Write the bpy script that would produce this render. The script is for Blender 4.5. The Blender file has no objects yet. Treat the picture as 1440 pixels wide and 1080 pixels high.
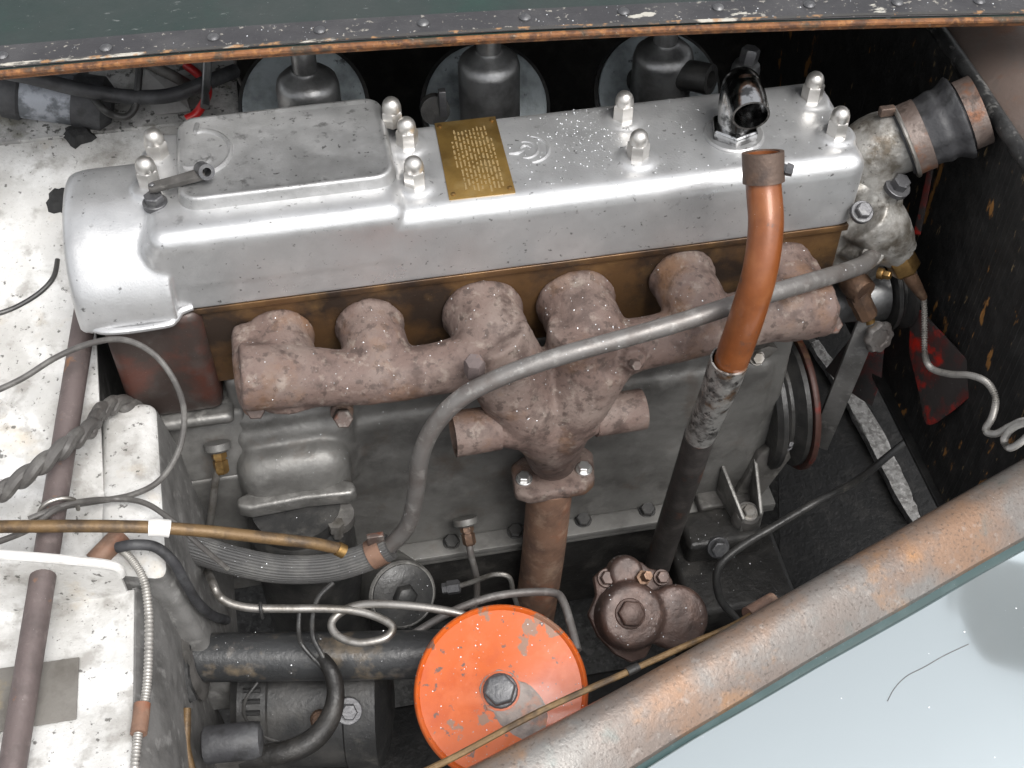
import bpy, bmesh, math, random
from mathutils import Vector, Matrix, noise as mnoise

random.seed(7)
SC = bpy.context.scene
COL = SC.collection
V = Vector
R = math.radians

# ------------------------------------------------------------------ camera
F_PX = 1774.0                       # focal length in photograph pixels (1440 wide)
PITCH, YAW = R(48.9), R(10.6)
FH = V((math.sin(YAW), math.cos(YAW), 0))
RT = V((math.cos(YAW), -math.sin(YAW), 0))
FW = FH * math.cos(PITCH) + V((0, 0, -math.sin(PITCH)))
UP = RT.cross(FW)
CAM = V((-0.176, -0.914, 0.887))
cd = bpy.data.cameras.new('camera')
cd.sensor_width = 36.0
cd.lens = F_PX / 1440 * 36.0
cd.clip_start, cd.clip_end = 0.02, 200
cam = bpy.data.objects.new('camera', cd)
COL.objects.link(cam)
cam.matrix_world = Matrix(((RT.x, UP.x, -FW.x, CAM.x), (RT.y, UP.y, -FW.y, CAM.y),
                           (RT.z, UP.z, -FW.z, CAM.z), (0, 0, 0, 1)))
SC.camera = cam

# ------------------------------------------------------------------ daylight (bright overcast)
SUN_EL, SUN_AZ = R(58), R(-25)      # azimuth measured from -Y (camera side) towards -X
w = bpy.data.worlds.new('World')
SC.world = w
w.use_nodes = True
nt = w.node_tree
nt.nodes.clear()
sky = nt.nodes.new('ShaderNodeTexSky')
sky.sky_type = 'NISHITA'
sky.sun_disc = False
sky.sun_elevation = SUN_EL
sky.air_density, sky.dust_density, sky.ozone_density = 1.0, 4.0, 1.0
hs = nt.nodes.new('ShaderNodeHueSaturation')
hs.inputs['Saturation'].default_value = 0.14
bg = nt.nodes.new('ShaderNodeBackground')
bg.inputs['Strength'].default_value = 0.15
wo = nt.nodes.new('ShaderNodeOutputWorld')
nt.links.new(sky.outputs[0], hs.inputs['Color'])
nt.links.new(hs.outputs[0], bg.inputs['Color'])
nt.links.new(bg.outputs[0], wo.inputs['Surface'])
sd = V((-math.sin(SUN_AZ) * -1 * math.cos(SUN_EL), -math.cos(SUN_AZ) * math.cos(SUN_EL), math.sin(SUN_EL)))
sd.x = -math.sin(SUN_AZ) * math.cos(SUN_EL)
sky.sun_rotation = math.atan2(sd.x, sd.y)
sl = bpy.data.lights.new('sun', 'SUN')
sl.energy = 1.4
sl.angle = R(30)
sl.color = (1.0, 0.97, 0.93)
so = bpy.data.objects.new('sun', sl)
COL.objects.link(so)
so.rotation_euler = (-sd).to_track_quat('-Z', 'Y').to_euler()
SC.view_settings.view_transform = 'Standard'
SC.view_settings.look = 'None'
SC.view_settings.gamma = 1.0
SC.view_settings.exposure = 0.65

# ------------------------------------------------------------------ measuring helpers
def ray(px, py):
    return FW + RT * ((px - 720) / F_PX) - UP * ((py - 540) / F_PX)

def A(px, py, ax, v):
    """point of the place seen at photograph pixel (px, py) on the plane ax = v"""
    d = ray(px, py)
    i = 'xyz'.index(ax)
    return CAM + d * ((v - CAM[i]) / d[i])

def AP(px, py, c, n):
    d = ray(px, py)
    return CAM + d * ((c - CAM).dot(n) / d.dot(n))

def AX(ax, *l):
    return [A(a, b, ax, c) for a, b, c in l]

def rpx(px, p):
    return px * (p - CAM).dot(FW) / F_PX

# ------------------------------------------------------------------ materials
def mat(name, base, rough=0.5, metal=0.0, var=(), bump=None, rvar=0.0, coat=0.0, coat_rough=0.05,
        spec=0.5, stretch=None, fine=None):
    m = bpy.data.materials.new(name)
    m.use_nodes = True
    t = m.node_tree
    b = t.nodes['Principled BSDF']
    b.inputs['Roughness'].default_value = rough
    b.inputs['Metallic'].default_value = metal
    b.inputs['Coat Weight'].default_value = coat
    b.inputs['Coat Roughness'].default_value = coat_rough
    b.inputs['Specular IOR Level'].default_value = spec
    geo = t.nodes.new('ShaderNodeNewGeometry')
    pos = geo.outputs['Position']

    def noise(scale, detail=6, off=0.0, st=None, rgh=0.6):
        p = t.nodes.new('ShaderNodeMapping')
        p.inputs['Location'].default_value = (off, off * 1.7, off * 0.6)
        if st:
            p.inputs['Scale'].default_value = st
        t.links.new(pos, p.inputs['Vector'])
        n = t.nodes.new('ShaderNodeTexNoise')
        n.inputs['Scale'].default_value = scale
        n.inputs['Detail'].default_value = detail
        n.inputs['Roughness'].default_value = rgh
        t.links.new(p.outputs[0], n.inputs['Vector'])
        return n.outputs['Fac']
    rgb = t.nodes.new('ShaderNodeRGB')
    rgb.outputs[0].default_value = (*base, 1)
    cur = rgb.outputs[0]
    rsock = None
    for k, e in enumerate(var):
        col, scale, lo, hi, fac = e[:5]
        st = e[5] if len(e) > 5 else stretch
        nf = noise(scale, 6, 3.1 * k + 1.3, st)
        mr = t.nodes.new('ShaderNodeMapRange')
        mr.inputs[1].default_value, mr.inputs[2].default_value = lo, hi
        mr.inputs[3].default_value, mr.inputs[4].default_value = 0, fac
        t.links.new(nf, mr.inputs[0])
        mx = t.nodes.new('ShaderNodeMix')
        mx.data_type = 'RGBA'
        mx.inputs['B'].default_value = (*col, 1)
        t.links.new(mr.outputs[0], mx.inputs['Factor'])
        t.links.new(cur, mx.inputs['A'])
        cur = mx.outputs['Result']
    t.links.new(cur, b.inputs['Base Color'])
    if rvar:
        nf = noise(35, 6, 9.0)
        mr = t.nodes.new('ShaderNodeMapRange')
        mr.inputs[1].default_value, mr.inputs[2].default_value = 0.3, 0.7
        mr.inputs[3].default_value = max(0.03, rough - rvar)
        mr.inputs[4].default_value = min(1, rough + rvar)
        t.links.new(nf, mr.inputs[0])
        t.links.new(mr.outputs[0], b.inputs['Roughness'])
    if bump:
        nf = noise(bump[0], 5, 5.0, bump[2] if len(bump) > 2 else None)
        bp = t.nodes.new('ShaderNodeBump')
        bp.inputs['Strength'].default_value = bump[1]
        bp.inputs['Distance'].default_value = 0.002
        t.links.new(nf, bp.inputs['Height'])
        t.links.new(bp.outputs[0], b.inputs['Normal'])
    return m

SPK = ((0.85, 0.86, 0.86), 700, 0.71, 0.74, 0.8)          # pale specks of dust and spray
DRT = ((0.03, 0.028, 0.025), 160, 0.63, 0.70, 0.75)       # dark specks
M = {}
M['alu'] = mat('cast_aluminium', (0.58, 0.585, 0.59), 0.36, 0.7,
               [((0.40, 0.40, 0.405), 12, 0.44, 0.70, 0.65), ((0.70, 0.70, 0.70), 30, 0.5, 0.75, 0.6),
                ((0.16, 0.16, 0.16), 60, 0.64, 0.74, 0.5), DRT, SPK], (420, 0.12), 0.10)
M['alu_lid'] = mat('dull_aluminium', (0.45, 0.45, 0.45), 0.42, 0.72,
               [((0.34, 0.34, 0.335), 18, 0.42, 0.68, 0.8), ((0.6, 0.6, 0.6), 45, 0.5, 0.72, 0.5),
                ((0.08, 0.08, 0.075), 70, 0.60, 0.70, 0.6), DRT], (420, 0.15), 0.1)
M['alu_dirty'] = mat('dirty_aluminium', (0.34, 0.33, 0.31), 0.5, 0.55,
               [((0.10, 0.085, 0.065), 34, 0.44, 0.62, 0.9), ((0.62, 0.61, 0.58), 36, 0.56, 0.72, 0.8),
                ((0.20, 0.13, 0.07), 22, 0.58, 0.72, 0.6), DRT], (160, 0.5), 0.1)
M['nickel'] = mat('nickel', (0.66, 0.64, 0.61), 0.36, 0.9, [((0.5, 0.47, 0.43), 90, 0.45, 0.75, 0.6)], (300, 0.05), 0.08)
M['chrome'] = mat('worn_chrome', (0.55, 0.55, 0.55), 0.16, 1.0, [((0.05, 0.05, 0.05), 60, 0.46, 0.56, 0.85)], (200, 0.1), 0.08)
M['head'] = mat('bronze_brown_head', (0.135, 0.074, 0.034), 0.38, 0.45,
               [((0.035, 0.026, 0.022), 13, 0.44, 0.60, 0.9), ((0.26, 0.15, 0.06), 22, 0.52, 0.72, 0.6), SPK], (220, 0.15), 0.12)
M['chest'] = mat('dark_brown_casting', (0.055, 0.04, 0.035), 0.42, 0.3,
               [((0.115, 0.04, 0.028), 18, 0.48, 0.64, 0.8), ((0.09, 0.085, 0.08), 35, 0.52, 0.7, 0.6), SPK], (220, 0.2), 0.12)
M['block'] = mat('oily_grey_block', (0.165, 0.162, 0.154), 0.48, 0.35,
               [((0.075, 0.072, 0.068), 14, 0.44, 0.66, 0.8), ((0.24, 0.235, 0.225), 26, 0.52, 0.74, 0.7),
                ((0.10, 0.07, 0.05), 18, 0.58, 0.72, 0.5), SPK], (150, 0.3), 0.12)
M['block_lt'] = mat('worn_grey_casting', (0.22, 0.215, 0.205), 0.42, 0.55,
               [((0.07, 0.068, 0.063), 26, 0.42, 0.66, 0.85), ((0.42, 0.41, 0.39), 50, 0.56, 0.74, 0.7), SPK], (200, 0.3), 0.1)
M['manifold'] = mat('rusted_manifold', (0.135, 0.092, 0.078), 0.70, 0.0,
               [((0.185, 0.145, 0.126), 16, 0.44, 0.66, 0.8), ((0.066, 0.043, 0.036), 40, 0.50, 0.63, 0.8), ((0.05, 0.034, 0.028), 95, 0.55, 0.63, 0.7),
                ((0.18, 0.088, 0.036), 14, 0.53, 0.70, 0.65), ((0.28, 0.235, 0.20), 70, 0.57, 0.70, 0.6),
                ((0.075, 0.053, 0.046), 190, 0.62, 0.68, 0.6), SPK], (240, 0.45), 0.1)
M['downpipe'] = mat('rusted_pipe', (0.215, 0.125, 0.085), 0.62, 0.15,
               [((0.10, 0.062, 0.048), 24, 0.44, 0.62, 0.8), ((0.34, 0.235, 0.17), 45, 0.52, 0.68, 0.7),
                ((0.30, 0.10, 0.045), 16, 0.55, 0.68, 0.6), SPK], (240, 0.3), 0.1)
M['rustbolt'] = mat('rusty_bolt', (0.105, 0.078, 0.068), 0.5, 0.4, [((0.16, 0.055, 0.03), 60, 0.54, 0.66, 0.7), ((0.24, 0.22, 0.20), 90, 0.52, 0.66, 0.7)], (300, 0.3))
M['zinc'] = mat('zinc_bolt', (0.72, 0.72, 0.71), 0.32, 0.9, [((0.4, 0.4, 0.4), 150, 0.5, 0.7, 0.6)])
M['steelpipe'] = mat('grey_steel_pipe', (0.19, 0.18, 0.172), 0.46, 0.5,
               [((0.12, 0.10, 0.09), 30, 0.45, 0.65, 0.7), ((0.42, 0.41, 0.39), 60, 0.56, 0.74, 0.6), SPK], (320, 0.15), 0.1)
M['steel'] = mat('bright_steel', (0.33, 0.315, 0.295), 0.40, 0.8, [((0.13, 0.115, 0.095), 45, 0.45, 0.63, 0.8)], (320, 0.12))
M['copper'] = mat('orange_rubber_hose', (0.20, 0.060, 0.016), 0.36, 0.15,
               [((0.11, 0.035, 0.012), 18, 0.46, 0.68, 0.75), ((0.29, 0.105, 0.035), 26, 0.5, 0.7, 0.6),
                ((0.07, 0.045, 0.035), 55, 0.62, 0.70, 0.75), SPK], (260, 0.1), 0.08, 0.25)
M['clampbrown'] = mat('brown_clamp', (0.125, 0.088, 0.07), 0.55, 0.5, [((0.20, 0.12, 0.08), 60, 0.5, 0.66, 0.7), ((0.06, 0.045, 0.04), 40, 0.5, 0.65, 0.7)], (300, 0.3))
M['clamprust'] = mat('rusty_clamp_band', (0.15, 0.115, 0.10), 0.5, 0.4, [((0.23, 0.19, 0.17), 34, 0.46, 0.62, 0.8), ((0.22, 0.085, 0.035), 26, 0.54, 0.64, 0.85), ((0.06, 0.045, 0.038), 60, 0.55, 0.64, 0.7), SPK], (240, 0.4), 0.1)
M['sleeve'] = mat('scuffed_silver_sleeve', (0.46, 0.45, 0.43), 0.36, 0.7,
               [((0.10, 0.095, 0.09), 70, 0.46, 0.60, 0.85), ((0.03, 0.028, 0.027), 110, 0.56, 0.62, 0.8), ((0.20, 0.10, 0.035), 30, 0.56, 0.66, 0.8)], (120, 0.8), 0.1)
M['blackpipe'] = mat('dark_drain_tube', (0.04, 0.036, 0.034), 0.5, 0.2, [((0.09, 0.08, 0.075), 30, 0.5, 0.68, 0.7), ((0.13, 0.05, 0.03), 30, 0.6, 0.7, 0.7), SPK], (200, 0.3))
M['rubber'] = mat('black_rubber', (0.035, 0.035, 0.038), 0.55, 0.0, [((0.085, 0.087, 0.09), 28, 0.45, 0.68, 0.8), ((0.015, 0.015, 0.015), 45, 0.52, 0.64, 0.7)], (200, 0.35), 0.1)
M['greyhose'] = mat('grey_ribbed_hose', (0.065, 0.064, 0.063), 0.6, 0.0, [((0.12, 0.118, 0.112), 40, 0.48, 0.66, 0.7), ((0.05, 0.05, 0.05), 22, 0.5, 0.66, 0.7), SPK], (260, 0.2))
M['cable'] = mat('grey_cable', (0.075, 0.07, 0.066), 0.5, 0.0, [((0.15, 0.145, 0.135), 50, 0.48, 0.64, 0.7)], (300, 0.2))
M['black'] = mat('black_paint', (0.022, 0.022, 0.022), 0.42, 0.0, [((0.055, 0.053, 0.05), 26, 0.45, 0.66, 0.8), ((0.09, 0.085, 0.075), 50, 0.60, 0.72, 0.5), SPK], (180, 0.3), 0.12)
M['blacktube'] = mat('black_tube_muddy', (0.030, 0.031, 0.032), 0.34, 0.0, [((0.16, 0.125, 0.085), 18, 0.55, 0.65, 0.75), ((0.11, 0.10, 0.09), 60, 0.58, 0.68, 0.6), SPK], (180, 0.3), 0.1)
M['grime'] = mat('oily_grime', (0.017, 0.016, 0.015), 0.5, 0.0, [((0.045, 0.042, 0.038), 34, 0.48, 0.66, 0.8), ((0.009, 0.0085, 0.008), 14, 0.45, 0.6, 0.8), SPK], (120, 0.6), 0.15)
M['grimegrey'] = mat('grey_grime', (0.095, 0.09, 0.085), 0.6, 0.1, [((0.035, 0.033, 0.03), 24, 0.44, 0.64, 0.85), ((0.19, 0.185, 0.17), 55, 0.56, 0.7, 0.6), SPK], (120, 0.5), 0.12)
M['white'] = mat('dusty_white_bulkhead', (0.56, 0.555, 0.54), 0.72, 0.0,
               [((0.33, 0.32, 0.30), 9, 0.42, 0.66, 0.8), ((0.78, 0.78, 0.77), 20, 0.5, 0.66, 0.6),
                ((0.24, 0.225, 0.205), 36, 0.53, 0.66, 0.65), ((0.40, 0.30, 0.17), 13, 0.60, 0.72, 0.45),
                ((0.05, 0.047, 0.04), 130, 0.62, 0.67, 0.8), ((0.14, 0.13, 0.12), 420, 0.63, 0.69, 0.5)], (200, 0.5), 0.1)
M['whitedirty'] = mat('grimy_white_bulkhead', (0.46, 0.455, 0.44), 0.7, 0.0,
               [((0.17, 0.165, 0.155), 16, 0.42, 0.62, 0.85), ((0.68, 0.67, 0.65), 30, 0.52, 0.68, 0.7),
                ((0.09, 0.085, 0.05), 26, 0.55, 0.66, 0.7), ((0.04, 0.038, 0.034), 110, 0.55, 0.62, 0.85)], (200, 0.6), 0.1)
M['patch'] = mat('brown_grey_patch', (0.16, 0.15, 0.135), 0.7, 0.0, [((0.10, 0.09, 0.078), 30, 0.45, 0.65, 0.8), ((0.24, 0.19, 0.11), 26, 0.58, 0.7, 0.7)], (200, 0.4))
M['greyface'] = mat('grey_mottled_face', (0.15, 0.147, 0.142), 0.7, 0.0,
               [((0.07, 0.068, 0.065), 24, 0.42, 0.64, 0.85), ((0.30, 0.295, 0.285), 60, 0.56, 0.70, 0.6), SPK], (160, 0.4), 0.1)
M['tar'] = mat('tar', (0.012, 0.012, 0.012), 0.7, 0.0, [((0.03, 0.03, 0.03), 80, 0.5, 0.66, 0.7)], (120, 0.8))
M['rod'] = mat('brown_rod', (0.125, 0.098, 0.094), 0.6, 0.2, [((0.075, 0.06, 0.057), 26, 0.45, 0.64, 0.7), ((0.20, 0.165, 0.155), 70, 0.56, 0.7, 0.6), ((0.30, 0.14, 0.06), 50, 0.64, 0.72, 0.7), SPK], (260, 0.3), 0.1)
M['brass'] = mat('tarnished_brass', (0.30, 0.185, 0.07), 0.36, 0.85, [((0.12, 0.07, 0.028), 40, 0.45, 0.64, 0.8), ((0.42, 0.28, 0.11), 70, 0.55, 0.7, 0.6)], (300, 0.15), 0.1)
M['plate'] = mat('brass_plate', (0.36, 0.225, 0.068), 0.36, 0.75, [((0.20, 0.12, 0.04), 26, 0.45, 0.66, 0.7), ((0.45, 0.33, 0.15), 40, 0.52, 0.7, 0.5)], (300, 0.08), 0.1)
M['letter'] = mat('plate_lettering', (0.40, 0.30, 0.15), 0.55, 0.4)
M['brasstube'] = mat('ochre_brass_tube', (0.15, 0.092, 0.04), 0.48, 0.25, [((0.05, 0.034, 0.022), 34, 0.46, 0.62, 0.85), ((0.23, 0.155, 0.075), 60, 0.55, 0.7, 0.6)], (300, 0.3), 0.1)
M['bronze'] = mat('bronze_tap', (0.19, 0.115, 0.075), 0.45, 0.6, [((0.08, 0.055, 0.045), 40, 0.45, 0.64, 0.8), ((0.32, 0.22, 0.15), 70, 0.55, 0.7, 0.6)], (200, 0.4), 0.1)
M['pump'] = mat('brown_pump', (0.085, 0.052, 0.042), 0.42, 0.25, [((0.045, 0.03, 0.026), 30, 0.44, 0.64, 0.8), ((0.15, 0.095, 0.075), 50, 0.55, 0.7, 0.7), SPK], (220, 0.35), 0.12)
M['orange'] = mat('orange_paint', (0.50, 0.092, 0.010), 0.40, 0.0,
               [((0.36, 0.05, 0.010), 14, 0.46, 0.66, 0.75), ((0.60, 0.17, 0.07), 22, 0.54, 0.72, 0.5),
                ((0.20, 0.14, 0.10), 26, 0.60, 0.625, 0.85), ((0.11, 0.075, 0.06), 75, 0.61, 0.635, 0.9),
                ((0.30, 0.24, 0.2), 240, 0.66, 0.7, 0.7)], (120, 0.12), 0.08, 0.3, 0.10)
M['wornorange'] = mat('worn_orange_grey', (0.23, 0.19, 0.17), 0.45, 0.2, [((0.40, 0.13, 0.05), 40, 0.5, 0.62, 0.7), ((0.10, 0.085, 0.08), 60, 0.5, 0.64, 0.7)], (220, 0.3))
M['greybolt'] = mat('dark_grey_bolt', (0.10, 0.10, 0.105), 0.42, 0.55, [((0.18, 0.18, 0.18), 70, 0.52, 0.68, 0.7), SPK], (300, 0.3))
M['green'] = mat('dark_green_paint', (0.016, 0.028, 0.025), 0.45, 0.0, [((0.030, 0.037, 0.035), 9, 0.40, 0.64, 0.8), ((0.012, 0.045, 0.033), 7, 0.55, 0.7, 0.6), ((0.16, 0.17, 0.165), 130, 0.66, 0.70, 0.6, (0.35, 1, 1)), SPK], (160, 0.1), 0.1)
M['hem'] = mat('grey_hem_strip', (0.034, 0.033, 0.036), 0.55, 0.0, [((0.06, 0.058, 0.06), 18, 0.44, 0.66, 0.8), ((0.45, 0.43, 0.38), 30, 0.64, 0.665, 0.9, (0.5, 1, 1)), ((0.33, 0.31, 0.27), 160, 0.62, 0.66, 0.7), SPK], (160, 0.3), 0.1)
M['chipped'] = mat('chipped_hem_edge', (0.05, 0.048, 0.046), 0.7, 0.0, [((0.50, 0.47, 0.41), 34, 0.55, 0.60, 0.9, (0.4, 1, 1)), ((0.36, 0.20, 0.09), 60, 0.56, 0.64, 0.8)], (160, 0.5))
M['rustedge'] = mat('rusty_edge', (0.20, 0.082, 0.030), 0.7, 0.1, [((0.075, 0.034, 0.018), 60, 0.46, 0.58, 0.9), ((0.33, 0.15, 0.05), 130, 0.52, 0.64, 0.7), ((0.045, 0.042, 0.032), 26, 0.54, 0.62, 0.8), ((0.30, 0.26, 0.2), 200, 0.62, 0.68, 0.6)], (240, 0.5))
M['teal'] = mat('teal_with_sky_sheen', (0.52, 0.585, 0.605), 0.14, 0.65, [((0.52, 0.58, 0.60), 5, 0.4, 0.65, 0.6), ((0.6, 0.62, 0.62), 420, 0.72, 0.75, 0.6)], (14, 0.04), 0.04, 1.0, 0.04, 1.0)  # dark teal lightened: the sky's reflection is painted into the base colour
M['teal_edge'] = mat('teal_edge_paint', (0.022, 0.052, 0.052), 0.34, 0.0, [((0.045, 0.08, 0.08), 40, 0.5, 0.66, 0.7), SPK], None, 0, 0.5)
M['railm'] = mat('weathered_rail', (0.150, 0.122, 0.106), 0.40, 0.4,
               [((0.165, 0.16, 0.152), 8, 0.42, 0.58, 0.85), ((0.235, 0.13, 0.072), 9, 0.50, 0.66, 0.7), ((0.33, 0.165, 0.06), 14, 0.58, 0.70, 0.6),
                ((0.15, 0.125, 0.11), 30, 0.56, 0.68, 0.6), ((0.30, 0.28, 0.26), 90, 0.6, 0.7, 0.4), ((0.06, 0.048, 0.042), 300, 0.56, 0.66, 0.6), ((0.10, 0.13, 0.125), 24, 0.60, 0.72, 0.5), SPK], (300, 0.22), 0.1)
M['cowl'] = mat('brown_cowl', (0.17, 0.13, 0.112), 0.55, 0.2, [((0.21, 0.10, 0.055), 12, 0.50, 0.64, 0.85), ((0.15, 0.135, 0.125), 24, 0.5, 0.66, 0.7), SPK], (160, 0.3), 0.1)
M['wall'] = mat('black_ribbed_panel', (0.016, 0.016, 0.016), 0.6, 0.0,
               [((0.036, 0.035, 0.034), 40, 0.44, 0.66, 0.8), ((0.40, 0.19, 0.055), 26, 0.635, 0.67, 0.9, (1, 1.5, 0.55)), ((0.30, 0.22, 0.12), 75, 0.65, 0.68, 0.8, (1, 1.8, 0.5))], (150, 0.5), 0.1)
M['bead'] = mat('worn_black_bead', (0.018, 0.018, 0.018), 0.4, 0.0, [((0.20, 0.195, 0.185), 60, 0.58, 0.64, 0.7), ((0.05, 0.05, 0.05), 30, 0.46, 0.64, 0.8)], (200, 0.4))
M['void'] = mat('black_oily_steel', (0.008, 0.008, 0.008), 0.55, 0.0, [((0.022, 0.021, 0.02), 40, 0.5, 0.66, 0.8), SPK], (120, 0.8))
M['red'] = mat('worn_red_blade', (0.040, 0.034, 0.033), 0.5, 0.0, [((0.16, 0.014, 0.010), 20, 0.48, 0.62, 0.8), ((0.46, 0.016, 0.007), 24, 0.53, 0.63, 0.95), SPK], (160, 0.25), 0.1)
M['redrim'] = mat('red_brown_rim', (0.075, 0.035, 0.028), 0.5, 0.1, [((0.20, 0.022, 0.015), 30, 0.53, 0.62, 0.8), ((0.19, 0.12, 0.06), 20, 0.56, 0.66, 0.7)], (200, 0.3))
M['redwire'] = mat('red_wire', (0.42, 0.012, 0.012), 0.4)
M['strip'] = mat('lit_ground_grey', (0.25, 0.247, 0.24), 0.9, 0.0, [((0.13, 0.125, 0.12), 110, 0.46, 0.58, 0.85), ((0.40, 0.39, 0.38), 150, 0.54, 0.64, 0.7)], (140, 1.0))  # pale grey imitates daylit ground showing through the gap
M['disc'] = mat('pale_blue_grey_disc', (0.42, 0.47, 0.49), 0.5, 0.2, [((0.12, 0.135, 0.14), 24, 0.46, 0.66, 0.8), ((0.04, 0.04, 0.04), 70, 0.62, 0.68, 0.8)], (200, 0.2))
M['dash'] = mat('dull_dashpot', (0.36, 0.36, 0.36), 0.38, 0.85, [((0.11, 0.11, 0.11), 24, 0.42, 0.66, 0.8)], (260, 0.15), 0.1)
M['pail'] = mat('mottled_canister', (0.36, 0.38, 0.42), 0.5, 0.3, [((0.10, 0.11, 0.12), 45, 0.46, 0.58, 0.85)], (200, 0.3))
M['card'] = mat('pale_card', (0.36, 0.35, 0.34), 0.7, 0.0, [((0.18, 0.175, 0.165), 24, 0.45, 0.65, 0.8)], (200, 0.2))
M['whiteplastic'] = mat('white_sleeve', (0.66, 0.65, 0.63), 0.55, 0.0, [((0.4, 0.39, 0.37), 60, 0.5, 0.7, 0.6)])
M['asphalt'] = mat('asphalt', (0.06, 0.059, 0.057), 0.9, 0.0, [((0.03, 0.029, 0.028), 75, 0.48, 0.58, 0.85), ((0.11, 0.108, 0.105), 110, 0.54, 0.64, 0.7)], (90, 1.0))
M['water'] = mat('water_drop', (0.8, 0.82, 0.84), 0.04, 0.6)
M['coil'] = mat('braided_capillary', (0.40, 0.385, 0.36), 0.42, 0.5, [((0.2, 0.19, 0.175), 70, 0.5, 0.66, 0.6)])

# ------------------------------------------------------------------ mesh builder
class MB:
    def __init__(s):
        s.bm = bmesh.new()

    def _ring(s, c, a, b, r, n, fn=None):
        out = []
        for i in range(n):
            t = 2 * math.pi * i / n
            k = r * (fn(i) if fn else 1)
            out.append(s.bm.verts.new(c + a * (math.cos(t) * k) + b * (math.sin(t) * k)))
        return out

    def _skin(s, rings, cap0=True, cap1=True):
        for p, q in zip(rings, rings[1:]):
            n = len(p)
            for i in range(n):
                s.bm.faces.new((p[i], p[(i + 1) % n], q[(i + 1) % n], q[i]))
        if cap0:
            s.bm.faces.new(list(reversed(rings[0])))
        if cap1:
            s.bm.faces.new(rings[-1])

    def tube(s, pts, r, n=16, sub=8, smooth=True, fn=None, hollow=None):
        rs = list(r) if isinstance(r, (list, tuple)) else [r] * len(pts)
        P, Q = [], []
        if smooth and len(pts) > 2:
            m = len(pts)
            for i in range(m - 1):
                p0, p1, p2, p3 = pts[max(i - 1, 0)], pts[i], pts[i + 1], pts[min(i + 2, m - 1)]
                for k in range(sub):
                    t = k / sub
                    P.append(0.5 * ((2 * p1) + (p2 - p0) * t + (2 * p0 - 5 * p1 + 4 * p2 - p3) * t * t + (3 * p1 - p0 - 3 * p2 + p3) * t ** 3))
                    Q.append(rs[i] + (rs[i + 1] - rs[i]) * t)
            P.append(pts[-1].copy())
            Q.append(rs[-1])
        else:
            P, Q = [p.copy() for p in pts], rs
        T = [(P[min(i + 1, len(P) - 1)] - P[max(i - 1, 0)]).normalized() for i in range(len(P))]
        a = T[0].orthogonal().normalized()
        rings = []
        for i, p in enumerate(P):
            a = (a - T[i] * a.dot(T[i])).normalized()
            rings.append(s._ring(p, a, T[i].cross(a), Q[i], n, fn))
        if hollow:           # open end at the first point
            a0 = (rings[0][0].co - P[0]).normalized()
            b0 = T[0].cross(a0)
            inner = s._ring(P[0], a0, b0, Q[0] * hollow, n)
            deep = s._ring(P[0] + T[0] * Q[0] * 2.2, a0, b0, Q[0] * hollow, n)
            s._skin([deep, inner] + rings, True, True)
        else:
            s._skin(rings)
        return s

    def lathe(s, prof, c, axis, n=32, cap0=True, cap1=True, ref=None, fn=None):
        ax = V(axis).normalized()
        a = (ref - ax * ref.dot(ax)).normalized() if ref is not None else ax.orthogonal().normalized()
        b = ax.cross(a)
        s._skin([s._ring(c + ax * h, a, b, max(r, 1e-5), n, fn) for r, h in prof], cap0, cap1)
        return s

    def box(s, lo, hi, bev=0, seg=3, keep_bottom=False, mtx=None):
        lo, hi = V(lo), V(hi)
        c = (lo + hi) / 2
        d = hi - lo
        m = Matrix.Translation(c) @ Matrix.Diagonal((*d, 1))
        if mtx:
            m = mtx @ m
        g = bmesh.ops.create_cube(s.bm, size=1, matrix=m)
        if bev:
            vs = g['verts']
            es = {e for v in vs for e in v.link_edges}
            if keep_bottom:
                zmin = min(v.co.z for v in vs)
                es = {e for e in es if not all(abs(v.co.z - zmin) < 1e-6 for v in e.verts)}
            bmesh.ops.bevel(s.bm, geom=list(es), offset=bev, segments=seg, profile=0.5, affect='EDGES', clamp_overlap=True)
        return s

    def prism(s, pts, off):
        """closed outline pushed out by the vector off"""
        a = [s.bm.verts.new(p) for p in pts]
        b = [s.bm.verts.new(p + off) for p in pts]
        s._skin([a, b])
        return s

    def sheet(s, grid, off):
        """grid of points (rows of columns), given thickness off"""
        R_, C_ = len(grid), len(grid[0])
        a = [[s.bm.verts.new(p) for p in row] for row in grid]
        b = [[s.bm.verts.new(p + off) for p in row] for row in grid]
        for i in range(R_ - 1):
            for j in range(C_ - 1):
                s.bm.faces.new((a[i][j], a[i][j + 1], a[i + 1][j + 1], a[i + 1][j]))
                s.bm.faces.new((b[i][j], b[i + 1][j], b[i + 1][j + 1], b[i][j + 1]))
        for i in range(R_ - 1):
            s.bm.faces.new((a[i][0], a[i + 1][0], b[i + 1][0], b[i][0]))
            s.bm.faces.new((a[i][-1], b[i][-1], b[i + 1][-1], a[i + 1][-1]))
        for j in range(C_ - 1):
            s.bm.faces.new((a[0][j], b[0][j], b[0][j + 1], a[0][j + 1]))
            s.bm.faces.new((a[-1][j], a[-1][j + 1], b[-1][j + 1], b[-1][j]))
        return s

    def hexhead(s, c, axis, r, h, washer=1.35, n=6, wh=0.002, spin=0.0):
        ax = V(axis).normalized()
        a = ax.orthogonal().normalized()
        a = Matrix.Rotation(spin, 3, ax) @ a
        if washer:
            s.lathe([(r * washer, -0.004), (r * washer, wh * 0.7), (r * washer * 0.94, wh)], c, ax, 20, ref=a)
        s.lathe([(r, wh * 0.5), (r, wh + h * 0.88), (r * 0.86, wh + h)], c, ax, 6, ref=a)
        return s

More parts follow.
